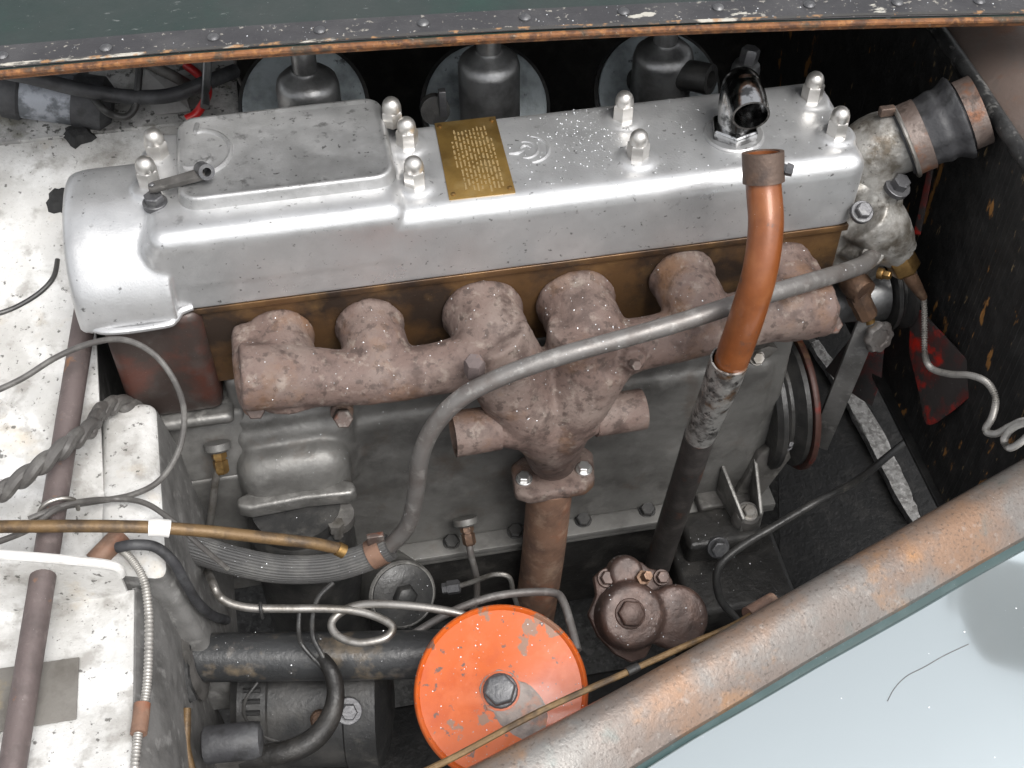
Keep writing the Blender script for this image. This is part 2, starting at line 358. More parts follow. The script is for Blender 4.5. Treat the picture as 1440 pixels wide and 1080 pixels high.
    def build(s, name, m, parent=None, bevel=0, seg=2, remesh=0, sm=8, angle=35, disp=0, cuts=0):
        bm = s.bm
        bmesh.ops.recalc_face_normals(bm, faces=bm.faces)
        me = bpy.data.meshes.new(name)
        bm.to_mesh(me)
        bm.free()
        me.materials.append(M[m] if isinstance(m, str) else m)
        o = bpy.data.objects.new(name, me)
        COL.objects.link(o)
        if bevel:
            b = o.modifiers.new('bevel', 'BEVEL')
            b.width, b.segments, b.limit_method, b.angle_limit = bevel, seg, 'ANGLE', R(32)
        if remesh:
            r = o.modifiers.new('remesh', 'REMESH')
            r.mode, r.voxel_size = 'VOXEL', remesh
            k = o.modifiers.new('smooth', 'SMOOTH')
            k.factor, k.iterations = 0.5, sm
        if bevel or remesh:
            dg = bpy.context.evaluated_depsgraph_get()
            me2 = bpy.data.meshes.new_from_object(o.evaluated_get(dg))
            o.modifiers.clear()
            o.data = me2
            bpy.data.meshes.remove(me)
            me = me2
            me.name = name
        if disp:
            me.update()
            nn = [v.normal.copy() for v in me.vertices]
            for v, q in zip(me.vertices, nn):
                p = v.co
                v.co = p + q * disp * (mnoise.noise(p * 34) + 0.5 * mnoise.noise(p * 110) + 0.25 * mnoise.noise(p * 260))
        me.shade_smooth()
        if not remesh:
            me.set_sharp_from_angle(angle=R(angle))
        bb = [V(c) for c in o.bound_box]
        xs = [v.co for v in me.vertices]
        c = V([(min(p[i] for p in xs) + max(p[i] for p in xs)) / 2 for i in range(3)])
        me.transform(Matrix.Translation(-c))
        o.location = c
        if parent:
            o.parent = parent
            o.matrix_parent_inverse = Matrix.Translation(-wloc(parent))
        return o

def wloc(o):
    return V(o['_w']) if '_w' in o else (o.location.copy())

def tag(o, label, cat, group=None, kind=None):
    o['label'] = label
    o['category'] = cat
    if group:
        o['group'] = group
    if kind:
        o['kind'] = kind
    return o

def thing(name, label, cat, loc, group=None):
    o = bpy.data.objects.new(name, None)
    o.empty_display_size = 0.02
    COL.objects.link(o)
    o.location = V(loc)
    return tag(o, label, cat, group)

def struct(o):
    o['kind'] = 'structure'
    return o

def copy_part(src, delta, parent):
    o = src.copy()
    COL.objects.link(o)
    o.location = src.location + V(delta)
    o.parent = parent
    o.matrix_parent_inverse = Matrix.Translation(-wloc(parent))
    return o

X, Y, Z = V((1, 0, 0)), V((0, 1, 0)), V((0, 0, 1))

# ================================================================== SETTING
b = MB()
b.sheet([[V((x, y, -0.80)) for x in (-60, -2, 0, 2, 60)] for y in (-60, -2, 0, 2, 60)], V((0, 0, -0.02)))
struct(b.build('ground', 'asphalt'))

# ================================================================== BONNET (top of the picture)
t = thing('bonnet_panel', 'dark green riveted bonnet half with rusty lower edge above the carburettors', 'bonnet', (0, 0.2, 0.2))
E0 = [(-130, 113), (0, 99), (240, 78), (480, 61), (720, 47), (960, 36), (1200, 28), (1440, 23), (1580, 21)]
edge = [A(px, py, 'z', 0.20) for px, py in E0]
g = []
for dy, dz in ((0.0, 0), (0.04, 0.001), (0.12, 0.004), (0.3, 0.006), (0.6, 0.0), (0.9, -0.03)):
    g.append([p + V((0.006 * 0, dy, dz)) for p in edge])
MB().sheet(g, V((0, 0, -0.0015))).build('panel', 'green', t)
g = [[p + V((0, dy, 0.0021)) for p in edge] for dy in (0.002, 0.014, 0.026, 0.038)]
hem = MB().sheet(g, V((0, 0, -0.0014))).build('hem_strip', 'hem', t, bevel=0.0008)
g = [[p + V((0, dy + 0.0035 * mnoise.noise(p * 30 + V((dy * 90, 0, 0))), 0.0030)) for p in edge] for dy in (0.001, 0.0055)]
MB().sheet(g, V((0, 0, -0.0006))).build('chipped_paint', 'chipped', hem)
MB().tube([p + V((0, -0.001, -0.0030)) for p in edge], 0.0034, 10).build('rusty_edge', 'rustedge', t)
MB().tube([p + V((0, 0.003, -0.0085)) for p in edge], 0.0032, 10).build('rusty_edge', 'rustedge', t)
rv = None
for px, py in ((3, 79), (149, 68), (300, 53), (450, 43), (595, 33), (738, 25), (877, 17), (1010, 11), (1138, 7), (1262, 4), (1377, 2)):
    p = A(px, py, 'z', 0.2025)
    if rv is None:
        rv = MB().lathe([(0.0058, -0.001), (0.0058, 0.0008), (0.0045, 0.0024), (0.002, 0.0032)], p, Z, 14).build('rivet', 'greybolt', t)
        rp = p
    else:
        copy_part(rv, p - rp, t)

# ================================================================== far inner side (dark)
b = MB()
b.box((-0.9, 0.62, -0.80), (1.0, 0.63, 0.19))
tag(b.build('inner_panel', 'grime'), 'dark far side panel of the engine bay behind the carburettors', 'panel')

# ================================================================== FRONT PANEL, COWL
t = thing('radiator_shroud', 'black ribbed panel with chipped orange scratches beside the red fan', 'panel', (0.51, 0.0, -0.35))
wy = [0.62, 0.5, 0.4, 0.3, 0.2, 0.1, 0.0, -0.1, -0.2, -0.27]
ZT = 0.098
g = [[V((0.502 + 0.004 * math.sin(y * 9), y, z)) for y in wy] for z in (-0.35, -0.25, -0.15, -0.05, 0.03, ZT)]
pn = MB().sheet(g, V((0.004, 0, 0))).build('panel', 'wall', t)
rib = None
for i in range(60):                                        # fine upright ribs pressed into the panel
    y = 0.30 - i * 0.0092
    z1 = ZT - 0.014
    q = MB().tube([V((0.5025 + 0.004 * math.sin(y * 9), y, -0.345)), V((0.5025 + 0.004 * math.sin(y * 9), y, z1))], 0.0007, 5, smooth=False)
    if rib is None:
        rib = q.build('rib', 'wall', t)
        ry = y
        rx = 0.004 * math.sin(y * 9)
    else:
        q.bm.free()
        copy_part(rib, (0.004 * math.sin(y * 9) - rx, y - ry, 0), t)
be = [V((0.500 + 0.004 * math.sin(y * 9), y, ZT + 0.002)) for y in wy]
MB().tube(be, 0.0085, 14).build('bead', 'bead', t)
MB().box((0.490, -0.27, -0.356), (0.512, 0.62, -0.3505), 0.001).build('bottom_flange', 'black', t)

g = []
for k, (dx, dz) in enumerate(((0.008, 0.0), (0.02, 0.012), (0.05, 0.026), (0.10, 0.036), (0.2, 0.04), (0.4, 0.03))):
    g.append([V((0.502 + dx, y, ZT + 0.001 + dz)) for y in (0.66, 0.45, 0.3, 0.2, 0.1, 0.0, -0.1, -0.2, -0.27, -0.34)])
MB_c = MB().sheet(g, V((0, 0, -0.003))).build('nose_cowl', 'cowl')
tag(MB_c, 'weathered brown nose cowl at the upper right corner', 'cowl')

# ================================================================== WING with rail (lower right)
t = thing('front_wing', 'glossy teal wing with painted-in sky sheen and weathered coppery top rail', 'wing', (0.2, -0.5, -0.15))
inner = [(560, 1128), (690, 1062), (840, 984), (960, 918), (1110, 832), (1260, 746), (1345, 698), (1440, 644), (1560, 578)]
outer = [(760, 1170), (880, 1082), (960, 1031), (1050, 978), (1147, 920), (1293, 838), (1370, 793), (1440, 754), (1560, 690)]
ip = [A(a, c, 'z', -0.115) for a, c in inner]
op = [A(a, c, 'z', -0.132) for a, c in outer]
def resample(P, n):
    L = [0]
    for p, q in zip(P, P[1:]):
        L.append(L[-1] + (q - p).length)
    out = []
    for k in range(n):
        d = L[-1] * k / (n - 1)
        for i in range(len(P) - 1):
            if d <= L[i + 1] + 1e-9:
                f = (d - L[i]) / (L[i + 1] - L[i])
                out.append(P[i].lerp(P[i + 1], f))
                break
    return out
ip, op = resample(ip, 40), resample(op, 40)
g = []
for f, dz in ((-0.0, -0.03), (-0.03, -0.012), (0.0, -0.001), (0.06, 0.006), (0.16, 0.011), (0.32, 0.0135), (0.5, 0.012), (0.7, 0.008), (0.88, 0.003), (1.0, -0.001), (1.015, -0.006)):
    g.append([a.lerp(c, f) + V((0, 0, dz)) for a, c in zip(ip, op)])
MB().sheet(g, V((0, 0, -0.0025))).build('rail', 'railm', t)
dirs = [(V((c.x - a.x, c.y - a.y, 0))).normalized() for a, c in zip(ip, op)]
nb = len(op)
sd_ = sum(dirs, V((0, 0, 0))).normalized()
g = []
for f, dz in ((-0.003, -0.004), (0.0022, -0.0075), (0.0050, -0.011), (0.0075, -0.012)):
    g.append([c + d * f + V((0, 0, dz)) for c, d in zip(op, dirs)])
MB().sheet(g, V((0, 0, -0.002))).build('rolled_edge', 'teal_edge', t)
g = []
for f, dz in ((0.0073, -0.0105), (0.0095, -0.0085), (0.018, -0.0085), (0.06, -0.010), (0.12, -0.014), (0.2, -0.024), (0.3, -0.045), (0.42, -0.085), (0.55, -0.16)):
    row = []
    for k, (c, d) in enumerate(zip(op, dirs)):
        dd = d.lerp(sd_, min(1, f / 0.15)).normalized()
        u = k / (nb - 1)
        row.append(c + dd * f + V((0, 0, dz - max(0, (u - 0.6)) ** 2 * 0.35 * min(1, f / 0.05))))
    g.append(row)
MB().sheet(g, V((0, 0, -0.0015))).build('painted_panel', 'teal', t)

def on_panel(px, py):
    d = ray(px, py)
    ok, loc, nrm, fi = PANEL.ray_cast(CAM - PANEL.location, d.normalized())
    return (loc + PANEL.location + nrm * 0.0004) if ok else None
PANEL = [o for o in t.children if o.name.startswith('painted_panel')][0]
hp_ = [on_panel(*q) for q in ((1248, 986), (1258, 968), (1275, 951), (1300, 938), (1328, 922), (1362, 906))]
hp_ = [q for q in hp_ if q]
if len(hp_) > 3:
    o = MB().tube(hp_, 0.00035, 6).build('hair', 'cable')
    tag(o, 'thin curved hair lying on the teal wing', 'hair')

# ================================================================== BULKHEAD (left, white)
def toe(y):
    return -0.15 + 0.30 * (y + 0.2)
t = thing('bulkhead', 'dusty white sheet metal bulkhead and footbox left of the engine', 'bulkhead', (-0.5, 0, -0.4))
g = []
for y in (-0.2, -0.1, 0.0, 0.1, 0.16, 0.2, 0.26, 0.30):
    xr = -0.437 if y < 0.10 else -0.437 + 0.17 * min(1, (y - 0.10) / 0.10)
    g.append([V((x0, y, toe(y) + 0.002 * mnoise.noise(V((x0 * 9, y * 9, 0))))) for x0 in (-0.80, -0.66, -0.56, -0.50, -0.46, xr)])
shs = MB().sheet(g, V((0, 0, -0.004))).build('sloping_sheet', 'white', t)
g = [[V((x0, y, z)) for x0 in (-0.80, -0.6, -0.45, -0.265)] for y, z in ((0.3005, toe(0.3) + 0.003), (0.32, toe(0.3) + 0.004), (0.36, toe(0.3) + 0.012), (0.46, 0.03))]
MB().sheet(g, V((0, 0, -0.004))).build('rear_sheet', 'whitedirty', t)
# raised footbox corner
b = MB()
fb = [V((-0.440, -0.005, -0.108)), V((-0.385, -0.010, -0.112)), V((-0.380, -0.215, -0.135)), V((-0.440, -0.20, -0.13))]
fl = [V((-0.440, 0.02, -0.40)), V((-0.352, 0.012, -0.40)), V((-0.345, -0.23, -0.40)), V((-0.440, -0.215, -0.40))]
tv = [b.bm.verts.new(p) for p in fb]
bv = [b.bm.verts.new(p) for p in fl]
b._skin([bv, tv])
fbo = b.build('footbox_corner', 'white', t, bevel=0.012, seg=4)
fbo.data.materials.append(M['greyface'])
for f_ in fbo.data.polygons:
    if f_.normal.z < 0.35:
        f_.material_index = 1  # side faces take the darker grey, upward faces stay white
# upright lip with the hole for the rod
lip = [A(-60, 782, 'y', -0.218), A(0, 784, 'y', -0.218), A(80, 790, 'y', -0.218), A(158, 799, 'y', -0.218), A(170, 812, 'y', -0.216)]
g = [[p + V((0, 0, dz)) if dz > -1 else V((p.x, p.y, -0.152)) for p in lip] for dz in (0, -0.015, -9)]
lp = MB().sheet(g, V((0, 0.004, 0))).build('upright_lip', 'white', t)
MB().tube([p + V((0, 0.003, 0.0)) for p in lip], 0.0045, 10).build('lip_edge', 'whiteplastic', lp)
# lower shelf and its dark side
g = []
for y in (-0.214, -0.26, -0.32, -0.38, -0.45, -0.56):
    g.append([V((x0, y, -0.150 + 0.002 * mnoise.noise(V((x0 * 12, y * 12, 3))))) for x0 in (-0.80, -0.66, -0.56, -0.50, -0.45, -0.424, -0.412)])
MB().sheet(g, V((0, 0, -0.004))).build('lower_shelf', 'white', t, bevel=0.0015)
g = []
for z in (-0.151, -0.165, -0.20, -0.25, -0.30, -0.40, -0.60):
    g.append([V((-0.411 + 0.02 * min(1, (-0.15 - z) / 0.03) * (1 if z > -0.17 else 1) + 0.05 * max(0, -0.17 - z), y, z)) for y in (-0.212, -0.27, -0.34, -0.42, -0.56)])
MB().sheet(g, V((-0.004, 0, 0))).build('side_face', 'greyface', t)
b = MB()
c = [A(px, py, 'z', -0.147) for px, py in ((-30, 945), (112, 925), (108, 1012), (-30, 1035))]
b.prism(c, V((0, 0, 0.0018)))
b.build('patch_plate', 'patch', t, bevel=0.0008)
# dark wall under the sloping sheet, closing the bay on the left
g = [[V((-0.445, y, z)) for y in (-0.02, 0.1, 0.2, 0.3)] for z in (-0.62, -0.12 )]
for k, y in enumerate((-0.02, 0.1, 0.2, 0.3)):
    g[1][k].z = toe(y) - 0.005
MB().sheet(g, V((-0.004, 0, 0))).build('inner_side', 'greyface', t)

for i, (px, py, rr, lab) in enumerate(((110, 190, 0.017, 'ragged lump of black sealant high on the white bulkhead'), (88, 283, 0.016, 'black sealant scrap on the bulkhead touching the rocker cover end'))):
    d = ray(px, py)
    k = 0
    p = None
    for s in range(4000):
        q = CAM + d * (0.8 + s * 0.0004)
        if q.z < toe(q.y):
            p = q
            break
    b = MB()
    ring = []
    n = 18
    for j in range(n):
        a = 2 * math.pi * j / n
        rad = rr * (0.75 + 0.45 * random.random())
        qx, qy = p.x + math.cos(a) * rad * (1.1), p.y + math.sin(a) * rad
        ring.append(V((qx, qy, toe(qy) + 0.0005)))
    top = [V((p.x, p.y, toe(p.y))).lerp(r_, 0.6) + V((0, 0, 0.006 + 0.003 * random.random())) for r_ in ring]
    b._skin([[b.bm.verts.new(v) for v in ring], [b.bm.verts.new(v) for v in top]])
    tag(b.build('sealant_scrap', 'tar'), lab, 'sealant')

# brown rod
r0_, r1_ = A(120, 440, 'z', -0.048), A(14, 1100, 'z', -0.135)
rod = [r0_ + (r0_ - r1_) * 0.16, r1_]
o = MB().tube(rod, 0.0118, 18, smooth=False).build('control_rod', 'rod')
tag(o, 'long brown rod crossing the white bulkhead through the lip', 'rod')

# ================================================================== ENGINE BLOCK
t = thing('engine_block', 'oily grey six cylinder engine block with brown cylinder head', 'engine', (0.0, 0.06, -0.47))
hd = MB().box((-0.335, 0.004, -0.115), (0.352, 0.15, -0.0025), 0.003).build('cylinder_head', 'head', t)
MB().box((-0.33, 0.0005, -0.0095), (0.3555, 0.02, -0.0015), 0.0012).build('gasket_edge', 'head', hd)
for x0 in (-0.21, -0.12, -0.01, 0.08, 0.19, 0.28):        # dark inlet ports behind the manifold stubs
    pass
b = MB()
b.box((-0.415, -0.006, -0.150), (-0.318, 0.13, -0.002), 0.012, 3)
b.build('rear_chest', 'chest', t)
b = MB()
b.box((-0.421, -0.0155, -0.164), (-0.310, 0.13, -0.149), 0.007, 3)
b.build('chest_flange', 'block_lt', t)
b = MB()
c = [V((-0.412, 0.0, -0.162)), V((-0.300, -0.002, -0.158)), V((-0.300, -0.03, -0.235)), V((-0.41, -0.03, -0.235))]
d = [V((-0.412, 0.12, -0.162)), V((-0.300, 0.12, -0.158)), V((-0.300, 0.12, -0.235)), V((-0.41, 0.12, -0.235))]
b._skin([[b.bm.verts.new(v) for v in c], [b.bm.verts.new(v) for v in d]])
b.box((-0.41, -0.03, -0.46), (-0.300, 0.12, -0.234))
b.build('rear_plate', 'block', t, bevel=0.005, seg=3)
b = MB()
b.box((-0.315, 0.002, -0.462), (0.330, 0.14, -0.112), 0.010, 3)
b.box((-0.30, -0.006, -0.462), (0.31, 0.10, -0.20), 0.012, 3)
b.box((-0.320, -0.056, -0.30), (-0.196, 0.03, -0.200), 0.028, 6)
b.box((-0.320, -0.020, -0.30), (-0.185, 0.03, -0.180), 0.018, 6)
b.box((-0.315, -0.010, -0.215), (-0.20, 0.05, -0.165), 0.012, 3)
b.build('block_wall', 'block', t, remesh=0.003, sm=8, disp=0.0008)
b = MB()
rl = [V((-0.30, -0.030, -0.455)), V((0.34, -0.030, -0.455)), V((0.34, 0.02, -0.455)), V((-0.30, 0.02, -0.455))]
b.prism(rl, V((0, 0, -0.010)))
rail_o = b.build('sump_rail', 'block', t, bevel=0.002)
b = MB()
b.prism([p + V((0, 0.002, -0.0118)) for p in rl], V((0, 0, -0.007)))
b.build('sump_flange', 'block', t, bevel=0.0015)
b = MB().box((-0.28, -0.012, -0.66), (0.32, 0.14, -0.474), 0.02, 3)
b.build('sump', 'grime', t)
first = None
for px, py in ((635, 763), (725, 748), (820, 732), (910, 718), (1000, 701)):
    p = A(px, py, 'z', -0.4545)
    if first is None:
        fp = p
        first = MB().hexhead(p, (0, -0.25, 1), 0.0095, 0.0075, 1.15).build('rail_bolt', 'black', t)
    else:
        copy_part(first, p - fp, t)
# ribbed mounting foot at the front
b = MB()
f1 = [A(1016, 652, 'y', -0.012), A(1046, 745, 'y', -0.075)]
base = A(1052, 722, 'z', -0.42)
for q0, q1 in ((A(1014, 655, 'y', -0.008), base + V((-0.012, -0.012, 0.006))), (A(1060, 645, 'y', -0.008), base + V((0.012, -0.008, 0.006)))):
    lo0, lo1 = V((q0.x, q0.y, q0.z - 0.10)), V((q1.x, q1.y, q1.z - 0.03))
    b.prism([q0, q1, lo1, lo0], V((0.005, 0, 0)))
foot = b.build('mounting_rib', 'block_lt', t, bevel=0.0015)
b = MB()
b.lathe([(0.017, -0.05), (0.017, -0.001), (0.0155, 0.0015)], base, (0.05, -0.2, 1), 24)
b.box((base.x - 0.05, -0.03, base.z - 0.05), (base.x + 0.03, 0.02, base.z - 0.02), 0.004)
b.build('mounting_boss', 'grimegrey', t)
MB().hexhead(base + V((0, 0, 0.0015)), (0.05, -0.2, 1), 0.0085, 0.007, 1.4).build('mounting_bolt', 'steel', t)
p = A(1104, 622, 'y', -0.01)
b = MB()
b.prism([A(1010, 735, 'y', -0.02), A(1068, 640, 'y', -0.012), A(1112, 612, 'y', -0.012), A(1116, 640, 'y', -0.014), A(1070, 700, 'y', -0.03)], V((0, 0.02, -0.012)))
b.build('front_gusset', 'grimegrey', t, bevel=0.003)
MB().hexhead(p, (0.15, -0.5, 0.85), 0.009, 0.009, 1.3).build('gusset_bolt', 'greybolt', t)
p = A(1072, 500, 'y', -0.006)
tb = MB().prism([A(1052, 497, 'y', -0.012), A(1082, 487, 'y', -0.012), A(1095, 490, 'y', -0.012), A(1082, 503, 'y', -0.014), A(1060, 508, 'y', -0.014)], V((0, 0.012, -0.004))).build('bent_tab', 'steel', t, bevel=0.001)
MB().hexhead(A(1064, 503, 'y', -0.015), (0, -0.7, 0.6), 0.0075, 0.007, 1.25).build('tab_bolt', 'steel', t)
# pinkish brass union with steel oil pipe in the sloping rear plate
def union(t, p, ax, r, mname='brass', collar=1.7):
    ax = V(ax).normalized()
    MB().lathe([(r * collar, -0.006), (r * collar, 0.0015), (r * collar * 0.8, 0.004), (r * 1.1, 0.0045)], p, ax, 24).build('collar', 'block', t)
    n = MB().lathe([(r, 0.002), (r, 0.011), (r * 0.8, 0.0115), (r * 0.8, 0.0135), (r * 0.98, 0.014), (r * 0.98, 0.026), (r * 0.7, 0.029)], p, ax, 6)
    n.build('union_nut', mname, t)
up_ = A(306, 630, 'y', -0.028)
t2 = thing('oil_pipe', 'short bright steel oil pipe hanging from a brass union', 'pipe', up_)
union(t2, up_, (0.02, -0.55, -0.7), 0.0085)
MB().tube([up_ + V((0.0003, -0.012, -0.016)), A(304, 668, 'y', -0.045), A(298, 720, 'y', -0.055), A(292, 762, 'y', -0.06)], 0.0042, 12).build('pipe', 'steel', t2)
up2 = A(655, 735, 'y', -0.024)
t2 = thing('oil_feed_pipe', 'thin steel pipe below brass union on the block beside the downpipe', 'pipe', up2)
union(t2, up2, (0.05, -0.7, -0.7), 0.0085, 'bronze', 1.8)
MB().tube([up2 + V((0.001, -0.016, -0.016)), A(662, 780, 'y', -0.05), A(670, 815, 'y', -0.055), A(668, 850, 'y', -0.06), A(650, 880, 'y', -0.065)], 0.0044, 12).build('pipe', 'steelpipe', t2)

# ================================================================== ROCKER COVER
t = thing('rocker_cover', 'long cast aluminium rocker cover with acorn nuts on the engine', 'engine cover', (0.0, 0.07, 0.0))
b = MB()
b.box((-0.36, 0.0, 0.0), (0.362, 0.146, 0.085), 0.018, 6, keep_bottom=True)
hpf = [(0.150, 0.0), (0.150, 0.045), (0.146, 0.066), (0.134, 0.081), (0.112, 0.089), (0.085, 0.091), (0.060, 0.0885), (0.036, 0.081), (0.014, 0.067), (-0.003, 0.048), (-0.013, 0.026), (-0.0175, 0.0)]
hq = [V((y_, z_, 0)) for y_, z_ in hpf]
hpf = []
for i_ in range(len(hq) - 1):                              # smooth the arch
    p0, p1, p2, p3 = hq[max(i_ - 1, 0)], hq[i_], hq[i_ + 1], hq[min(i_ + 2, len(hq) - 1)]
    for k_ in range(6):
        t_ = k_ / 6
        q_ = 0.5 * ((2 * p1) + (p2 - p0) * t_ + (2 * p0 - 5 * p1 + 4 * p2 - p3) * t_ * t_ + (3 * p1 - p0 - 3 * p2 + p3) * t_ ** 3)
        hpf.append((q_.x, max(0.0, q_.y)))
hpf.append((hq[-1].x, hq[-1].y))
rings = []
for x_, sc_ in ((-0.432, 0.90), (-0.4285, 0.955), (-0.422, 0.985), (-0.410, 1.0), (-0.338, 1.0)):
    rings.append([b.bm.verts.new(V((x_, 0.066 + (y_ - 0.066) * sc_, z_ * sc_))) for y_, z_ in hpf])
b._skin(rings)
b.box((-0.352, -0.0008, 0.03), (-0.106, 0.168, 0.0945), 0.016, 6, keep_bottom=True)
for bx_, by_ in ((-0.092, 0.107), (-0.093, 0.045), (0.132, 0.109), (0.131, 0.045), (0.334, 0.105), (0.339, 0.044)):
    b.lathe([(0.0215, -0.02), (0.0205, 0.0012), (0.0165, 0.0034), (0.012, 0.0038)], V((bx_, by_, 0.085)), Z, 28)
for q in ((-0.346, 0.080), (-0.338, 0.126)):
    b.lathe([(0.020, -0.02), (0.018, 0.003), (0.012, 0.0036)], V((q[0], q[1], 0.0915)), Z, 28)
cover = b.build('cover_body', 'alu', t, remesh=0.0018, sm=14)

b = MB()
fl = [V((-0.325, -0.001, 0.0)), V((-0.336, -0.006, 0.0)), V((-0.342, -0.016, 0.0)), V((-0.352, -0.0208, 0)), V((-0.40, -0.0208, 0)), V((-0.421, -0.012, 0)), V((-0.432, 0.004, 0)), V((-0.434, 0.05, 0)), V((-0.43, 0.1, 0.0))]
b.tube([p + V((0.0006, 0.0012, 0.0032)) for p in fl], 0.0036, 10, sub=6)
b.build('end_flange', 'alu', t)
# inspection lid
def rrect(x0, x1, y0, y1, z, r, n=7):
    out = []
    for cx, cy, a0 in ((x1 - r, y1 - r, 0), (x0 + r, y1 - r, 90), (x0 + r, y0 + r, 180), (x1 - r, y0 + r, 270)):
        for i in range(n):
            a = R(a0 + 90 * i / (n - 1))
            out.append(V((cx + math.cos(a) * r, cy + math.sin(a) * r, z)))
    return out
LX0, LX1, LY0, LY1, LZ = -0.317, -0.112, 0.037, 0.166, 0.1065
b = MB()
rings = []
for grow, z in ((0.0025, 0.0935), (0.002, 0.096), (0.0, 0.104), (-0.0008, LZ - 0.0008), (-0.002, LZ), (-0.0045, LZ), (-0.0065, LZ - 0.0016)):
    rings.append([b.bm.verts.new(p) for p in rrect(LX0 - grow, LX1 + grow, LY0 - grow, LY1 + grow, z, 0.019 + grow)])
b._skin(rings)
lid = b.build('inspection_lid', 'alu_lid', t, angle=50)
cb = V((-0.296, 0.108, LZ - 0.0016))
b = MB()
arc = [cb + V((math.cos(R(a)) * 0.030, math.sin(R(a)) * 0.034, 0)) for a in range(-75, 96, 10)]
arc.append(cb + V((-0.001, 0.046, 0)))
b.tube(arc, 0.0028, 8, sub=3)
arc = [cb + V((math.cos(R(a)) * 0.016 - 0.006, math.sin(R(a)) * 0.014 - 0.008, 0)) for a in range(-150, 20, 12)]
b.tube(arc, 0.0018, 8, sub=3)
b.build('cast_boss', 'alu_lid', lid)
# latch lever
b = MB()
l0, l1 = A(208, 262, 'z', 0.112), A(287, 240, 'z', 0.117)
dv = (l1 - l0).normalized()
sv = dv.cross(Z).normalized()
bar = []
for f, wd in ((0, 0.0045), (0.1, 0.0062), (0.3, 0.006), (0.6, 0.0062), (0.85, 0.0068), (1.0, 0.0065)):
    bar.append((l0.lerp(l1, f), wd))
pl = [c + sv * w_ for c, w_ in bar] + [c - sv * w_ for c, w_ in reversed(bar)]
b.prism(pl, V((0, 0, -0.006)))
latch = b.build('latch_lever', 'grimegrey', t, bevel=0.0015)
ax_ = V((0.25, -0.65, 0.35)).normalized()
MB().tube([l1 + ax_ * 0.010 + V((0, 0, 0.0)), l1 - ax_ * 0.010], 0.0078, 18, smooth=False, hollow=0.55).build('pivot', 'greybolt', latch)
MB().lathe([(0.0026, -0.003), (0.0026, 0.002), (0.0018, 0.0028)], l0 + V((0.004, 0, 0)), Z, 12).build('latch_pin', 'greybolt', latch)
p = A(218, 285, 'z', 0.0945)
MB().hexhead(p, Z, 0.0095, 0.0075, 1.25).build('cover_bolt', 'greybolt', t)
# acorn nuts
def acorn():
    b = MB()
    b.lathe([(0.0112, 0.0), (0.0112, 0.0155), (0.0100, 0.0168)], V((0, 0, 0)), Z, 6, ref=V((0.9, 0.4, 0)))
    b.lathe([(0.0094, 0.015), (0.0096, 0.0195), (0.0092, 0.0228), (0.0080, 0.0262), (0.0058, 0.0288), (0.003, 0.0300), (0.0005, 0.0303)], V((0, 0, 0)), Z, 24)
    return b
src = acorn().build('acorn_nut', 'nickel', t, angle=40)
src0 = src.location.copy()
spots = [(-0.092, 0.107, 0.0885), (-0.093, 0.045, 0.0885), (0.132, 0.109, 0.0885), (0.131, 0.045, 0.0885), (0.334, 0.105, 0.0885), (0.339, 0.044, 0.0885), (-0.1035, 0.130, 0.0975), (-0.338, 0.126, 0.095), (-0.346, 0.084, 0.095)]
for i, s in enumerate(spots):
    o = src if i == 0 else copy_part(src, (0, 0, 0), t)
    o.location = src0 + V(s)
    o.rotation_euler.z = random.uniform(0, 1.0)
# maker's plate
PL = [V((-0.0605, 0.1365, 0.0868)), V((0.003, 0.1365, 0.0868)), V((0.0015, 0.0155, 0.0868)), V((-0.0635, 0.0165, 0.0868))]
b = MB()
b.prism(list(reversed(PL)), V((0, 0, -0.0025)))
plate = b.build('brass_plate', 'plate', t, bevel=0.0005)
b = MB()
def inpl(u, v, z=0.0869):
    q = PL[0].lerp(PL[1], u).lerp(PL[3].lerp(PL[2], u), v)
    return V((q.x, q.y, z))
for c in range(11):
    u = 0.22 + c * 0.062
    v = 0.12 + random.random() * 0.05 + (0.16 if c in (0, 10) else 0)
    end = 0.90 - (0.3 if c in (0,) else 0.02 * random.random())
    while v < end:
        L = random.uniform(0.02, 0.085)
        for k in range(int(L / 0.014) + 1):
            vv = v + k * 0.014
            w_ = 0.016 * random.uniform(0.6, 1.1)
            b.prism([inpl(u - w_, vv), inpl(u - w_, vv + 0.008), inpl(u + w_, vv + 0.008), inpl(u + w_, vv)], V((0, 0, 0.00025)))
        v += L + 0.028
o = b.build('lettering', 'letter', plate)
o['kind'] = 'stuff'
r0 = None
for u, v in ((0.07, 0.05), (0.93, 0.05), (0.07, 0.95), (0.93, 0.95)):
    p = inpl(u, v)
    if r0 is None:
        r0 = MB().lathe([(0.0026, -0.001), (0.0024, 0.0008), (0.001, 0.0014)], p, Z, 12).build('plate_rivet', 'brass', plate)
        r0p = p
    else:
        copy_part(r0, p - r0p, plate)
# cast crescent emblem
ec = V((0.028, 0.079, 0.0848))
b = MB()
for r_, a0, a1, w_ in ((0.020, -100, 75, 0.0022), (0.0125, -115, 100, 0.0018), (0.006, 20, 200, 0.0016)):
    pts_ = [ec + V((math.cos(R(a)) * r_ * 0.95 - (0.004 if r_ < 0.015 else 0), math.sin(R(a)) * r_ * 1.05, 0)) for a in [a0 + (a1 - a0) * k / 14 for k in range(15)]]
    rr_ = [w_ * (0.35 + 0.65 * math.sin(math.pi * (k + 0.5) / 15)) for k in range(15)]
    b.tube(pts_, rr_, 8, sub=2)
b.tube([ec + V((-0.022, -0.003, 0)), ec + V((-0.013, -0.004, 0)), ec + V((-0.006, 0.0, 0))], [0.0012, 0.002, 0.001], 8, sub=4)
b.build('cast_emblem', 'alu', t)
